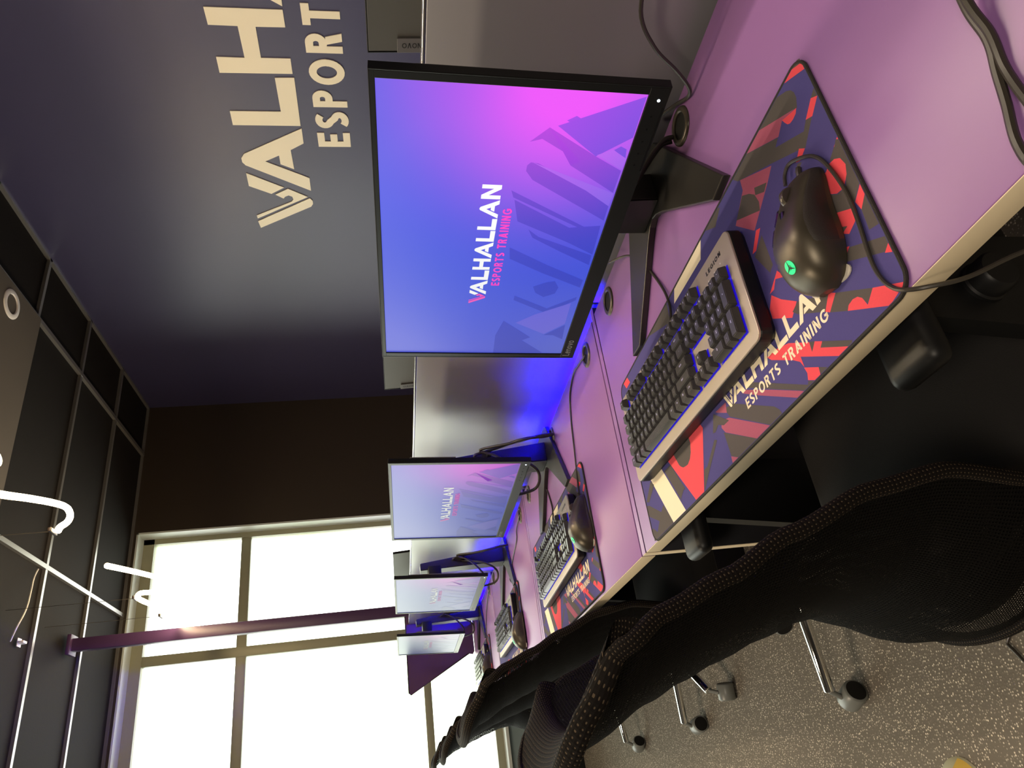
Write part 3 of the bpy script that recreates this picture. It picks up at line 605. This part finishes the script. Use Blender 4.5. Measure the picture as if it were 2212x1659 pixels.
    MB().box(cx-.06, cx-.028, -.165, -.145, .168, .180, .003).build('cable_clip', M['black'], t)
    c1 = smooth_path([(g[0]+.004, g[1], .004), (g[0]+.006, g[1]+.004, .03), (g[0]-.02, g[1]+.02, .09), (.0, -.158, .172), (.012, -.15, .215), (.03, -.145, .175), (-.01, -.12, .10), (-.005, -.085, .05), (.03, -.05, .055), (.05, -.04, .12)], 7)
    c2 = smooth_path([(g[0]-.004, g[1]+.003, .004), (g[0]-.012, g[1]+.008, .04), (g[0]+.0, g[1]+.02, .12), (.0, -.160, .20), (-.01, -.13, .15), (.0, -.07, .10), (.02, -.045, .13)], 7)
    MB().tube(c1, .0042, 10).build('video_cable', M['cable'], t)
    MB().tube(c2, .0038, 10).build('power_cable', M['cable'], t)
    return t
LM = ['brightly glowing monitor with blue to pink picture, nearest the camera', 'pale blue monitor with washed out picture, second from the camera',
      'pale grey washed out monitor, third from the camera', 'smallest looking grey monitor, farthest in the row before the purple end screen']
mon0 = make_monitor(LM[0])
MP = [(-.461, -.311, .018), (.5635, -.3097, .013), (1.5786, -.311, .003), (2.6915, -.322, .0)]
alt = MB()
for sx_ in (0, .008): alt.tube(smooth_path([(-.058+sx_, -.172, .004), (-.050+sx_, -.168, .022), (-.020+sx_, -.140, .050), (.010+sx_, -.10, .085), (.02+sx_, -.05, .13)], 7), .0042 if sx_ else .0036, 10)
altm = alt.build('video_cable_pair', M['cable'])
for k, (a, b, r) in enumerate(MP): place(mon0, k == 0, (a, b, ZD+.0002), r, LM[k], 'monitors in the window row')
for c in list(mon0.children):          # the nearest monitor's leads run straight up behind it
    if c.name.startswith('video_cable'): c.data = altm.data
    if c.name.startswith('power_cable'): bpy.data.objects.remove(c)
bpy.data.objects.remove(altm)
LO = ['dark monitor back with name tab, above the divider nearest the camera', 'pale monitor back edge showing above the divider beside the glowing monitor', 'monitor back showing above the divider in front of the window']
for k, (a, b) in enumerate(((-.70, -.81), (.487, -.81), (2.83, -.81))):
    place(mon0, False, (a, b, ZD+.0002), PI, LO[k], 'monitors in the facing row')

# ================================================================== MOUSE MATS
def make_mat(label):
    """origin: centre of the mat; picture traced in the desk plane"""
    t = thing('mouse_mat', label, 'mouse mat'); cx, cy = -.428, -.150; hw, hd, r = .366, .153, .022
    def rr(g, n=6):
        a, b, q = hw-g, hd-g, max(r-g, .004); o = []
        for (sx, sy, a0) in ((1, 1, 0), (-1, 1, 90), (-1, -1, 180), (1, -1, 270)): o += arc(sx*(a-q), sy*(b-q), q, q, a0, a0+90, n)
        return o
    MB().prism(rr(.001), .0002, .0034, 0).build('base', M['matrim'], t)
    pth = [(p[0], p[1], .0024) for p in rr(.0018, 8)]; n = len(pth)
    rim = MB(); rings = []
    for i in range(n):
        p = Vector(pth[i]); d = (Vector(pth[(i+1) % n])-Vector(pth[i-1])).normalized(); nn = Vector((d.y, -d.x, 0))
        rings.append([p+nn*.0020*math.cos(2*PI*j/8)+Vector((0, 0, .0022*math.sin(2*PI*j/8))) for j in range(8)])
    rings.append(rings[0]); rim.grid(rings, 0, True)
    rim.build('stitched_edge', M['matrim'], t)
    top = MB(); inner = rr(.0035, 8); x0, x1, y0, y1 = -hw+.004, hw-.004, -hd+.004, hd-.004
    def clip(pl):
        for ax, lim, sg in ((0, x0, 1), (0, x1, -1), (1, y0, 1), (1, y1, -1)):
            out = []
            for i in range(len(pl)):
                a, b = pl[i-1], pl[i]; ia = sg*(a[ax]-lim) >= 0; ib = sg*(b[ax]-lim) >= 0
                if ia != ib:
                    k = (lim-a[ax])/(b[ax]-a[ax]); out.append((a[0]+(b[0]-a[0])*k, a[1]+(b[1]-a[1])*k))
                if ib: out.append(b)
            pl = out
            if not pl: return pl
        return pl
    top.add([(p[0], p[1], .0036) for p in inner], [tuple(range(len(inner)))], 0)
    mi = {'g': 1, 'c': 2, 'r': 3, 'w': 4}
    for i, (c, pl) in enumerate(MATP):
        q = clip([(a/1000-cx, b/1000-cy) for a, b in pl])
        q2 = [p for j, p in enumerate(q) if (p[0]-q[j-1][0])**2+(p[1]-q[j-1][1])**2 > 1e-9]
        if len(q2) > 2: flat_polys(top, [q2], lambda u, v, _: (u, v, .00362+i*.000004), mi[c])
    h = .0272
    flat_polys(top, [[(-.430-a*h-cx, -.0633+b*h*-1-cy) if False else (-(a*h)-.430-cx, -.0633-b*h-cy) for a, b in pl] for _, pl in wordmark()], lambda u, v, _: (u, v, .0039), 4)
    tp, tw = text_polys('ESPORTS TRAINING', .19, .17); s = .200/tw
    flat_polys(top, [[(-(a*s)-.4835-cx, -.0405-b*.0140-cy) for a, b in pl] for pl in tp], lambda u, v, _: (u, v, .0039), 4)
    top.build('printed_top', [M['matcloth_'+c] for c in 'bgcrw'], t)
    return t
LT = ['large printed mouse mat in indigo, coral and charcoal, nearest the camera', 'printed mouse mat under the keyboard second from the camera',
      'printed mouse mat under the third keyboard, mostly hidden by chairs', 'printed mouse mat on the farthest desk']
mat0 = make_mat(LT[0])
for k, (a, b, r) in enumerate(((-.428, -.150, 0), (.658, -.158, 0), (1.76, -.158, 0), (2.80, -.16, 0))): place(mat0, k == 0, (a, b, ZD), r, LT[k], 'printed mouse mats')

# ================================================================== KEYBOARDS
U = .0196
def make_keyboard(label):
    """origin: centre of the plate on the mat; local +x is the typist's right (= -world x), local -y towards the typist after the pi turn"""
    t = thing('keyboard', label, 'keyboard')
    Wk, Dk = .484, .158
    def rr(a, b, q, n=5):
        o = []
        for (sx, sy, a0) in ((1, 1, 0), (-1, 1, 90), (-1, -1, 180), (1, -1, 270)): o += arc(sx*(a-q), sy*(b-q), q, q, a0, a0+90, n)
        return o
    b = MB(); out = rr(Wk/2, Dk/2, .012); inn = rr(Wk/2-.012, Dk/2-.006, .010)
    n = len(out); vs = [(p[0]*.985, p[1]*.97, .0005) for p in out]+[(p[0], p[1], .006) for p in out]+[(p[0], p[1], .019) for p in out]+[(p[0]*.997, p[1]*.994, .0205) for p in out]
    fs = [(k*n+i, k*n+(i+1) % n, (k+1)*n+(i+1) % n, (k+1)*n+i) for k in range(3) for i in range(n)]+[tuple(range(n))[::-1], tuple(range(3*n, 4*n))]
    b.add(vs, fs, 0, False); b.build('case', M['black'], t)
    MB().prism(rr(Wk/2-.001, Dk/2-.001, .011), .0200, .0230, .0010).build('top_plate', M['kbplate'], t)
    # layout: x from left edge of Esc, rows from the back
    x0 = -11.25*U; yb = .0560
    rows = []
    def row(y, items):
        x = 0
        for it in items:
            if isinstance(it, (int, float)): x += it; continue
            lab, w = it if isinstance(it, tuple) else (it, 1); rows.append((x, y, w, 1, lab)); x += w
    row(0, ['ESC', 1, 'F1', 'F2', 'F3', 'F4', .5, 'F5', 'F6', 'F7', 'F8', .5, 'F9', 'F10', 'F11', 'F12', .25, 'P', 'S', 'B'])
    row(1.42, list('.1234567890-+')+[('BACK', 2), .25, 'I', 'H', 'P', .25, 'N', '/', '*', '-'])
    row(2.42, [('TAB', 1.5)]+list('QWERTYUIOP[]')+[('\\', 1.5), .25, 'D', 'E', 'P', .25, '7', '8', '9'])
    row(3.42, [('CAPS', 1.75)]+list('ASDFGHJKL;.')+[('ENTER', 2.25), 3.5, '4', '5', '6'])
    row(4.42, [('SHIFT', 2.25)]+list('ZXCVBNM..?')+[('SHIFT', 2.75), 1.25, 'A', 1.25, '1', '2', '3'])
    row(5.42, [('CTRL', 1.25), ('W', 1.25), ('ALT', 1.25), (' ', 6.25), ('ALT', 1.25), ('FN', 1.25), ('M', 1.25), ('CTRL', 1.25), .25, '-', 'V', '-', .25, ('0', 2), '.'])
    rows.append((21.5, 2.42, 1, 2, '+')); rows.append((21.5, 4.42, 1, 2, 'E'))
    cache = {}
    for (x, y, w, h, lab) in rows:
        kx = x0+(x+w/2)*U; ky = yb-(y+(h-1)/2)*U; ka = (w, h, lab)
        if ka not in cache:
            kb = MB(); a, c = w*U/2-.0008, h*U/2-.0008; ta, tc = a-.0024, c-.0024
            bm = bmesh.new(); bmesh.ops.create_cube(bm, size=1)
            for v in bm.verts:
                tpz = v.co.z > 0; v.co = Vector(((1 if v.co.x > 0 else -1)*(ta if tpz else a), (1 if v.co.y > 0 else -1)*(tc if tpz else c)+(.0006 if tpz else 0), .0100 if tpz else -.0005))
            bmesh.ops.bevel(bm, geom=bm.edges[:], offset=.0009, segments=2, affect='EDGES', clamp_overlap=True); kb.bm(bm)
            s = .0034 if len(lab) == 1 else .0022
            tp, tw = text_polys(lab if all(ch not in '[]\\;?' for ch in lab) else '.', .16, .15)
            if lab.strip():
                flat_polys(kb, [[(-tw*s/2+p*s, tc*0-.0006+q*s) for p, q in pl2] for pl2 in tp], lambda u, v, _: (u, v+.001, .01012), 1)
            o = kb.build('key', [M['key'], M['legend']], t, (kx, ky, .0255)); cache[ka] = o
        else:
            o = cache[ka].copy(); C.objects.link(o); o.parent = t; o.location = (kx, ky, .0255)
    # glow bed under the keys
    gl = MB()
    def bed(xa, ya, xb, yb2): gl.box(x0+xa*U+.0004, x0+xb*U-.0002, yb+U/2-yb2*U+.0002, yb+U/2-ya*U-.0006, .0229, .0235)
    bed(0, 1.42, 15, 6.42); bed(15.25, 1.42, 18.25, 3.42); bed(18.5, 1.42, 22.5, 6.42); bed(15.25, 5.42, 18.25, 6.42); bed(16.25, 4.42, 17.25, 5.42); bed(0, 0, 1, 1); bed(2, 0, 6, 1); bed(6.5, 0, 10.5, 1); bed(11, 0, 15, 1); bed(15.25, 0, 18.25, 1)
    gl.build('key_backlight', M['blueled'], t)
    # stems hidden below the caps hold them on the plate
    tp, tw = text_polys('LEGION', .25, .16); s = .0062; sx = .047/tw; lg = MB()
    flat_polys(lg, [[(.166+a*sx, .0585+b_*s) for a, b_ in pl2] for pl2 in tp], lambda u, v, _: (u, v, .02308))
    lg.build('name_lettering', M['label'], t)
    d = MB()
    for q in range(3): d.lathe([(0, .0233), (.0011, .0233), (.0012, .0230)], 12, 0, Matrix.Translation((.168+q*.019, .0500, 0)))
    d.build('indicator_lights', M['white'], t)
    return t
LK = ['full size grey and black keyboard with blue glow between keys, nearest the camera', 'keyboard second from the camera, in front of the pale blue monitor',
      'keyboard third from the camera, beside a mouse with loose cable', 'farthest keyboard, mostly hidden by the chair backs']
kb0 = make_keyboard(LK[0])
KP = [(-.3570, -.1620, PI-.030), (.626, -.178, PI+.03), (1.70, -.20, PI), (2.76, -.20, PI)]
for k, (a, b, r) in enumerate(KP): place(kb0, k == 0, (a, b, ZD+.0040), r, LK[k], 'keyboards')

# ================================================================== MICE
def make_mouse(label):
    """origin: centre on the mat, nose towards local +y, local +x to the right of the hand"""
    t = thing('mouse', label, 'computer mouse')
    Lm = .130
    def sect(s):      # s 0 tail .. 1 nose -> (left half-width, right half-width, height, wall height)
        wl = [(0, .012), (.06, .026), (.2, .036), (.4, .038), (.6, .0325), (.75, .029), (.9, .0285), (.97, .0235), (1, .014)]
        wr = [(0, .012), (.06, .025), (.2, .034), (.4, .0365), (.6, .034), (.75, .0315), (.9, .029), (.97, .024), (1, .014)]
        hh = [(0, .009), (.05, .021), (.15, .033), (.35, .0415), (.5, .0405), (.7, .032), (.88, .022), (.97, .0145), (1, .010)]
        def ip(tb):
            for i in range(len(tb)-1):
                (a, b), (c, d) = tb[i], tb[i+1]
                if s <= c or i == len(tb)-2:
                    m0 = (d-tb[i-1][1])/(c-tb[i-1][0]) if i else (d-b)/(c-a)
                    m1 = (tb[i+2][1]-b)/(tb[i+2][0]-a) if i+2 < len(tb) else (d-b)/(c-a)
                    k = (s-a)/(c-a); w_ = c-a
                    return (2*k**3-3*k*k+1)*b+(k**3-2*k*k+k)*w_*m0+(3*k*k-2*k**3)*d+(k**3-k*k)*w_*m1
            return tb[-1][1]
        return ip(wl), ip(wr), ip(hh)
    def pt(s, a):     # a 0..1 across from left bottom over the top to right bottom
        l, r, h = sect(s); y = (s-.5)*Lm; th = PI*(1-a); c = math.cos(th); q = math.sin(th)
        w = (l+r)/2+(r-l)/2*c; e = .72
        x = w*1.04*math.copysign(abs(c)**e, c); z = .0012+h*1.05*abs(q)**(.86)
        waist = 1-.13*math.exp(-((z-.008)/.010)**2)*math.exp(-((s-.62)/.22)**2)*(1 if c > 0 else 1.3)
        return Vector((x*waist, y, z))
    NS, NA = 36, 40
    sh = MB(); sh.grid([[pt(.0+i/NS, j/NA) for j in range(NA+1)] for i in range(NS+1)])
    sh.add([pt(i/NS, 0) for i in range(NS+1)]+[pt(i/NS, 1) for i in range(NS+1)], [(i, i+1, NS+2+i, NS+1+i) for i in range(NS)], 0, False)
    sh.add([pt(0, j/NA) for j in range(NA+1)], [tuple(range(NA+1))]); sh.add([pt(1, j/NA) for j in range(NA+1)], [tuple(range(NA+1))[::-1]])
    sh.build('shell', M['mouse'], t)
    def patch(name, s0, s1, a0, a1, off, mat_, ns=14, na=8, fn=None):
        m = MB(); rows = []
        for i in range(ns+1):
            r = []
            for j in range(na+1):
                s, a = s0+(s1-s0)*i/ns, a0+(a1-a0)*j/na
                if fn: s, a = fn(i/ns, j/na)
                p = pt(s, a); nn = (pt(min(1, s+.01), a)-pt(s-.01, a)).cross(pt(s, min(1, a+.01))-pt(s, max(0, a-.01))).normalized()
                if nn.z < 0 and abs(nn.z) > .3: nn = -nn
                if (nn.x > 0) != (p.x > 0) and abs(p.x) > .012: nn = -nn
                edge = (i in (0, ns) or j in (0, na)); r.append(p+nn*(off if not edge else -.0003))
            rows.append(r)
        m.grid(rows); return m.build(name, mat_, t)
    # rubber side skirts with a curved upper border, glossy thumb buttons above
    patch('side_grip', 0, 0, 0, 0, .0006, M['mousegrip'], 20, 8, lambda i, j: (.30+.66*i, .02+(.20+.07*math.sin(PI*min(1, i*1.1)))*j))
    patch('side_grip', 0, 0, 0, 0, .0006, M['mousegrip'], 20, 8, lambda i, j: (.30+.66*i, .98-(.20+.06*math.sin(PI*min(1, i*1.1)))*j))
    patch('thumb_button', 0, 0, 0, 0, .0018, M['blackgl'], 10, 4, lambda i, j: (.47+.15*i, .235+.07*j+.03*i))
    patch('thumb_button', 0, 0, 0, 0, .0018, M['blackgl'], 10, 4, lambda i, j: (.63+.15*i, .265+.065*j+.02*i))
    wh = MB().lathe([(.0, -.0035), (.0105, -.0035), (.0115, -.002), (.0115, .002), (.0105, .0035), (.0, .0035)], 28, 0, Matrix.Translation((0, .040, .0240)) @ Matrix.Rotation(PI/2, 4, 'Y'))
    wh.build('scroll_wheel', M['grom'], t)
    z1 = pt(.66, .5).z; MB().box(-.0035, .0035, .006, .024, z1-.002, z1+.0016, .0012).build('dpi_button', M['blackgl'], t)
    # round glowing emblem on the palm: disc with three spokes
    s = .215; cp = pt(s, .5); nn = Vector((0, -(pt(s+.02, .5).z-pt(s-.02, .5).z), pt(s+.02, .5).y-pt(s-.02, .5).y)).normalized()
    ey = Vector((0, nn.z, -nn.y)); ex = Vector((1, 0, 0))
    def e(u, v, h): return cp+ex*u+ey*v+nn*(h-.00018*((u*u+v*v)/.000049))
    em = MB(); K = 40
    for k in range(K):
        a0, a1 = 2*PI*k/K, 2*PI*(k+1)/K
        em.add([e(.0026*math.cos(a0), .0026*math.sin(a0), .0007), e(.0074*math.cos(a0), .0074*math.sin(a0), .0007), e(.0074*math.cos(a1), .0074*math.sin(a1), .0007), e(.0026*math.cos(a1), .0026*math.sin(a1), .0007)], [(0, 1, 2, 3)], 0)
    emo = em.build('emblem', M['green'], t)
    sp = MB()
    for a in (90, 210, 330):
        a = math.radians(a); d = Vector((math.cos(a), math.sin(a))); q = Vector((-d.y, d.x))
        sp.add([e(*(d*.0074+q*.0003), .0012), e(*(d*.0074-q*.0003), .0012), e(*(-q*.0011+d*.0008), .0012), e(*(q*.0011+d*.0008), .0012)], [(0, 1, 2, 3)], 0)
        sp.add([e(*(d*.0036), .00115), e(*(d*.0010+q*.0018), .00115), e(*(d*.0010-q*.0018), .00115)], [(0, 1, 2)], 1)
    sp.build('spokes', [M['label'], M['green']], emo)
    f = MB().prism(arc(.020, -.054, .016, .008, 0, 360, 16)[:-1], .0002, .0016).prism(arc(-.018, -.054, .014, .008, 0, 360, 16)[:-1], .0002, .0016).prism(arc(.0, .056, .016, .006, 0, 360, 16)[:-1], .0002, .0016)
    f.prism(arc(-.0345, -.028, .006, .011, 0, 360, 16)[:-1], .0002, .0040)
    f.build('glide_feet', M['skate'], t)
    MB().tube(smooth_path([(0, .060, .008), (0, .070, .008), (0, .076, .007)], 4), [.0032]*8+[.0022], 8).build('strain_relief', M['cable'], t)
    return t
LMo = ['black mouse with glowing green round emblem on the nearest mat', 'black mouse with green emblem beside the second keyboard',
       'black mouse on the third desk, cable looping behind it', 'black mouse on the farthest desk, behind the chair backs']
mo0 = make_mouse(LMo[0])
MO = [(-.717, -.122, PI-.24), (.335, -.168, PI+.05), (1.405, -.132, PI), (2.50, -.17, PI)]
for k, (a, b, r) in enumerate(MO): place(mo0, k == 0, (a, b, ZD+.0040), r, LMo[k], 'computer mice')

# ================================================================== LOOSE CABLES
def cable(name, pts, r, label, z=ZD, cat='cable', sub=7):
    p0 = Vector((pts[0][0], pts[0][1], pts[0][2]+z)); mb = MB().tube([Vector(p)+Vector((0, 0, z))-p0 for p in smooth_path(pts, sub)], r, 8)
    return tag(mb.build(name, M['cable'], None, p0), label, cat)
cable('mouse_cable', [(-.7065, -.198, .011), (-.711, -.210, .010), (-.722, -.215, .008), (-.744, -.202, .0065), (-.759, -.185, .0065), (-.768, -.161, .0065), (-.774, -.126, .0065), (-.773, -.093, .0065), (-.767, -.048, .0065), (-.769, -.024, .0065), (-.777, -.008, .0065), (-.788, .002, .005), (-.800, .008, -.004), (-.815, .010, -.03), (-.84, .0, -.08), (-.85, -.02, -.2)], .0021, 'thin mouse cable curling around the mouse and over the desk edge')
cable('desk_cable', [(-1.06, -.26, .035), (-.985, -.20, .028), (-.957, -.138, .012), (-.952, -.100, .006), (-.944, -.074, .005), (-.938, -.050, .005), (-.930, -.018, .006), (-.930, .006, .002), (-.93, .012, -.03)], .0036, 'thick black cable on the near desk corner, leaving the picture lower of the pair')
cable('desk_cable', [(-1.07, -.25, .038), (-.990, -.195, .034), (-.963, -.135, .017), (-.957, -.100, .008), (-.950, -.072, .0045), (-.950, -.040, .0045), (-.953, -.010, .005), (-.957, .006, .002), (-.96, .012, -.03)], .0036, 'thick black cable on the near desk corner, leaving the picture higher of the pair')
cable('loose_cable', [(-.51, -.535, .012), (-.553, -.511, .005), (-.585, -.488, .0045), (-.602, -.486, .010), (-.625, -.490, .035), (-.655, -.497, .075), (-.70, -.505, .105), (-.78, -.51, .11)], .0028, 'thin black cable rising along the divider behind the near desk')
cable('keyboard_cable', [(-.20, -.5, .02), (-.25, -.475, .0045), (-.300, -.42, .003), (-.345, -.335, .003), (-.360, -.285, .006), (-.360, -.245, .014)], .0022, 'keyboard lead running from behind the near monitor to its keyboard')
cable('mouse_cable', [(.336, -.236, .010), (.345, -.27, .0055), (.330, -.35, .0035), (.315, -.42, .0025), (.285, -.475, .0025), (.22, -.500, .0025), (.16, -.492, .0035), (.115, -.480, .006), (.103, -.481, .003)], .0021, 'mouse cable from the second mouse to the desk hole')
cable('keyboard_cable', [(.76, -.46, .003), (.70, -.40, .003), (.66, -.32, .003), (.64, -.265, .015)], .0022, 'keyboard lead behind the second keyboard')
cable('mouse_cable', [(1.405, -.204, .010), (1.43, -.29, .0055), (1.56, -.352, .0045), (1.45, -.40, .0025), (1.31, -.43, .0025), (1.27, -.46, .004), (1.18, -.481, .003), (1.178, -.481, .003)], .0021, 'mouse cable looping across the third desk to its hole')
cable('mouse_cable', [(1.46, -.30, .0055), (1.455, -.20, .0062), (1.46, -.10, .0062), (1.45, -.04, .0062), (1.44, .004, .004), (1.43, .009, -.05)], .0021, 'thin cable running across the third mouse mat beside the mouse')
cable('mouse_cable', [(2.50, -.24, .010), (2.55, -.30, .0055), (2.48, -.40, .0025), (2.33, -.46, .004), (2.254, -.481, .003)], .0021, 'mouse cable on the farthest desk')
cable('floor_cable', [(-.05, .12, .004), (.10, .20, .004), (.105, .235, .004), (.02, .34, .004), (-.2, .5, .004)], .003, 'thin black cable lying on the carpet below the near chair', z=0)
# pale rounded object with a yellow patch, at the photographer's feet
ft = thing('plastic_cone', 'pale rounded object with a yellow patch standing on the carpet near the camera', 'floor marker', (.40, .475, 0))
MB().lathe([(.072, 0), (.070, .006), (.055, .02), (.040, .034), (.028, .040), (.0, .042)], 40).build('body', M['pale'], ft)
pc = MB(); prof = [(.0705, .0065), (.0562, .0206), (.0412, .0346), (.029, .0408)]
pc.grid([[(r*math.cos(math.radians(a)), r*math.sin(math.radians(a)), z+.0006) for r, z in prof] for a in range(185, 262, 6)]); pc.build('yellow_patch', M['yellow'], ft)

# ================================================================== CHAIRS
def lp(tb, x):
    if x <= tb[0][0]: return tb[0][1]
    for (a, b), (c, d) in zip(tb, tb[1:]):
        if x <= c: k = (x-a)/(c-a); k = k*k*(3-2*k)*.6+k*.4; return b+(d-b)*k
    return tb[-1][1]
def make_chair(label):
    """origin on the floor under the seat column; the chair faces -y"""
    t = thing('office_chair', label, 'chair')
    yc = [(.47, .19), (.55, .186), (.60, .160), (.65, .140), (.71, .146), (.78, .165), (.84, .184), (.89, .201), (.93, .217), (1.0, .250), (1.06, .290)]
    rim = [(.47, .085), (.56, .072), (.66, .060), (.74, .072), (.83, .104), (.90, .136), (.96, .158), (1.0, .182), (1.03, .212), (1.06, .238)]
    hw = [(.47, .205), (.55, .235), (.66, .248), (.76, .240), (.86, .226), (.98, .214), (1.06, .205)]
    TOP, BOT = 1.052, .475
    def P(s, v, off=0):       # s -1..1 across, v 0..1 upward
        z = BOT+(TOP-BOT)*v
        e = abs(s); z2 = z-.045*e**7*v**8+.05*e**6*(1-v)**10
        w = lp(hw, z2); yy = lp(yc, z2); yr = lp(rim, z2)
        y = yr+(yy-yr)*(1-e**2.3)
        ee = 1-.07*max(0, (v-.93)/.07)**2
        return Vector((s*w*ee, y+off, z2))
    NS, NV = 30, 40
    bk = MB(); f = [[P(-1+2*j/NS, i/NV, 0) for j in range(NS+1)] for i in range(NV+1)]
    bk.grid(f)
    b2 = [[P(-1+2*j/NS, i/NV, .010) for j in range(NS+1)] for i in range(NV+1)]
    uvf = lambda i, co: (co.x*1.0, co.z*1.0)
    bk.build('backrest', M['net'], t, uvf=uvf)
    pb = MB().grid([[P(-.93+1.86*j/NS, .05+.90*i/NV, -.016) for j in range(NS+1)] for i in range(NV+1)])
    pb.build('inner_lining', M['net'], t, uvf=uvf)
    # padded knitted edge all round
    loop = [P(-1, i/NV) for i in range(NV+1)]+[P(-1+2*j/NS, 1) for j in range(1, NS)]+[P(1, 1-i/NV) for i in range(NV+1)]+[P(1-2*j/NS, 0) for j in range(1, NS)]
    n = len(loop); rm = MB(); rings = []; acc = 0
    cen = Vector((0, .15, .75))
    for i in range(n):
        a, b, c = loop[i-1], loop[i], loop[(i+1) % n]; d = (c-a).normalized(); out = (b-cen); out = (out-d*out.dot(d)).normalized(); nn = d.cross(out)
        v_ = (b.z-BOT)/(TOP-BOT); ra = .0085+.004*max(0, v_-.9)*10; rings.append([b-out*.003+out*math.cos(2*PI*j/12)*.0075+nn*math.sin(2*PI*j/12)*ra for j in range(12)])
    rings.append(rings[0]); rm.grid(rings, 0, True)
    rm.build('padded_edge', M['knit'], t, uvf=lambda i, co: ((i//12)*.0130, (0, 1, 2, 3, 4, 5, 6, 5, 4, 3, 2, 1)[i % 12]*.0042))
    # inner top roll (folded upper lip seen from the front side)
    rl = MB().grid([[P(-.97+1.94*j/NS, .90+.10*i/8, -.012-.016*math.sin(PI*i/8)) for j in range(NS+1)] for i in range(9)])
    rl.build('top_roll', M['knit'], t, uvf=lambda i, co: (co.x, co.z*1.4))
    # spine bracket
    sp = smooth_path([(0, .0, .40), (0, .10, .405), (0, .140, .44), (0, .160, .50)], 6)
    MB().tube(sp, .016, 10, ell=(.7, 1.8)).build('back_support', M['black'], t)
    MB().box(-.245, .245, -.27, .135, .425, .492, .028, seg=4).build('seat', M['seat'], t)
    MB().box(-.12, .12, -.11, .10, .375, .427, .012).build('tilt_mechanism', M['black'], t)
    for s in (-1, 1):
        ar = MB(); x = s*.298
        ar.box(x-.036, x+.036, -.27, -.012, .672, .700, .0135, seg=4)
        arm = ar.build('armrest', M['black'], t)
        up = MB(); m_ = Matrix(((0, 0, 1, 0), (1, 0, 0, 0), (0, 1, 0, 0), (0, 0, 0, 1)))
        up.prism([(-.175, .674), (-.075, .674), (-.050, .50), (-.045, .40), (-.165, .40), (-.170, .50)], x-.012, x+.012, 0, 0, m_)
        up.box(min(0, s*.30), max(0, s*.30), -.15, -.07, .398, .412, .003)
        up.build('arm_support', M['black'], t)
        k = MB().lathe([(0, .026), (.019, .026), (.0215, .023), (.0215, .006), (.0235, .004), (.0235, 0)], 28, 0, Matrix.Translation((x+s*.012, -.11, .585)) @ Matrix.Rotation(s*PI/2, 4, 'Y'))
        k.build('adjuster_knob', M['black'], t)
    MB().tube([(0, 0, .09), (0, 0, .24)], .030, 20).tube([(0, 0, .24), (0, 0, .385)], .016, 16).build('gas_column', M['black'], t)
    hb = MB().lathe([(0, .065), (.045, .065), (.05, .075), (.05, .125), (.04, .135), (.03, .14)], 28).build('base_hub', M['chrome'], t)
    for k in range(5):
        a = 2*PI*k/5; d = Vector((math.cos(a), math.sin(a), 0)); q = Vector((-d.y, d.x, 0))
        MB().tube([d*.03+Vector((0, 0, .118)), d*.281+Vector((0, 0, .0905)), d*.284+Vector((0, 0, .0902))], [.0165, .0145, .012], 18).build('base_leg', M['chrome'], hb)
        cs = d*.300
        hd = MB().box(-.011, .011, -.011, .011, .052, .074, .003); hood = MB()
        mt2 = Matrix.Translation((cs.x, cs.y, .031)) @ Matrix.Rotation(a+.5, 4, 'Z') @ Matrix.Rotation(PI/2, 4, 'X')
        hood.lathe([(.0, -.0290), (.0255, -.0290)], 28, 1, mt2); hood.lathe([(.0255, -.0290), (.0295, -.027), (.031, -.024), (.031, .024), (.0295, .027), (.0255, .0290)], 28, 0, mt2); hood.lathe([(.0255, .0290), (.0, .0290)], 28, 1, mt2)
        hood.tube([(cs.x-d.x*.018, cs.y-d.y*.018, .0895), (cs.x, cs.y, .060)], .007, 10, 0)
        co = hood.build('caster', [M['castcov'], M['black']], hb)
    return t
LC = ['black mesh office chair nearest the camera, its net back filling the foreground', 'black mesh office chair second from the camera, pulled up to the second desk',
      'black mesh office chair third from the camera, back seen against the window', 'farthest black mesh office chair, only a base leg and wheel showing']
ch0 = make_chair(LC[0])
CH = [(-.405, .055, .0, -.6), (.630, -.050, .0, 83), (1.68, -.045, .0, 68), (2.66, -.045, .0, 90)]
chs = []
for k, (a, b, r, s_) in enumerate(CH):
    o = place(ch0, k == 0, (a, b, 0), r, LC[k], 'black mesh office chairs'); chs.append(o)
for o, (_, _, _, s_) in zip(chs, CH):      # every chair's base stands turned its own way
    for c in o.children:
        if c.name.startswith('base_hub'): c.rotation_euler.z = math.radians(s_)
bpy.context.view_layer.update()
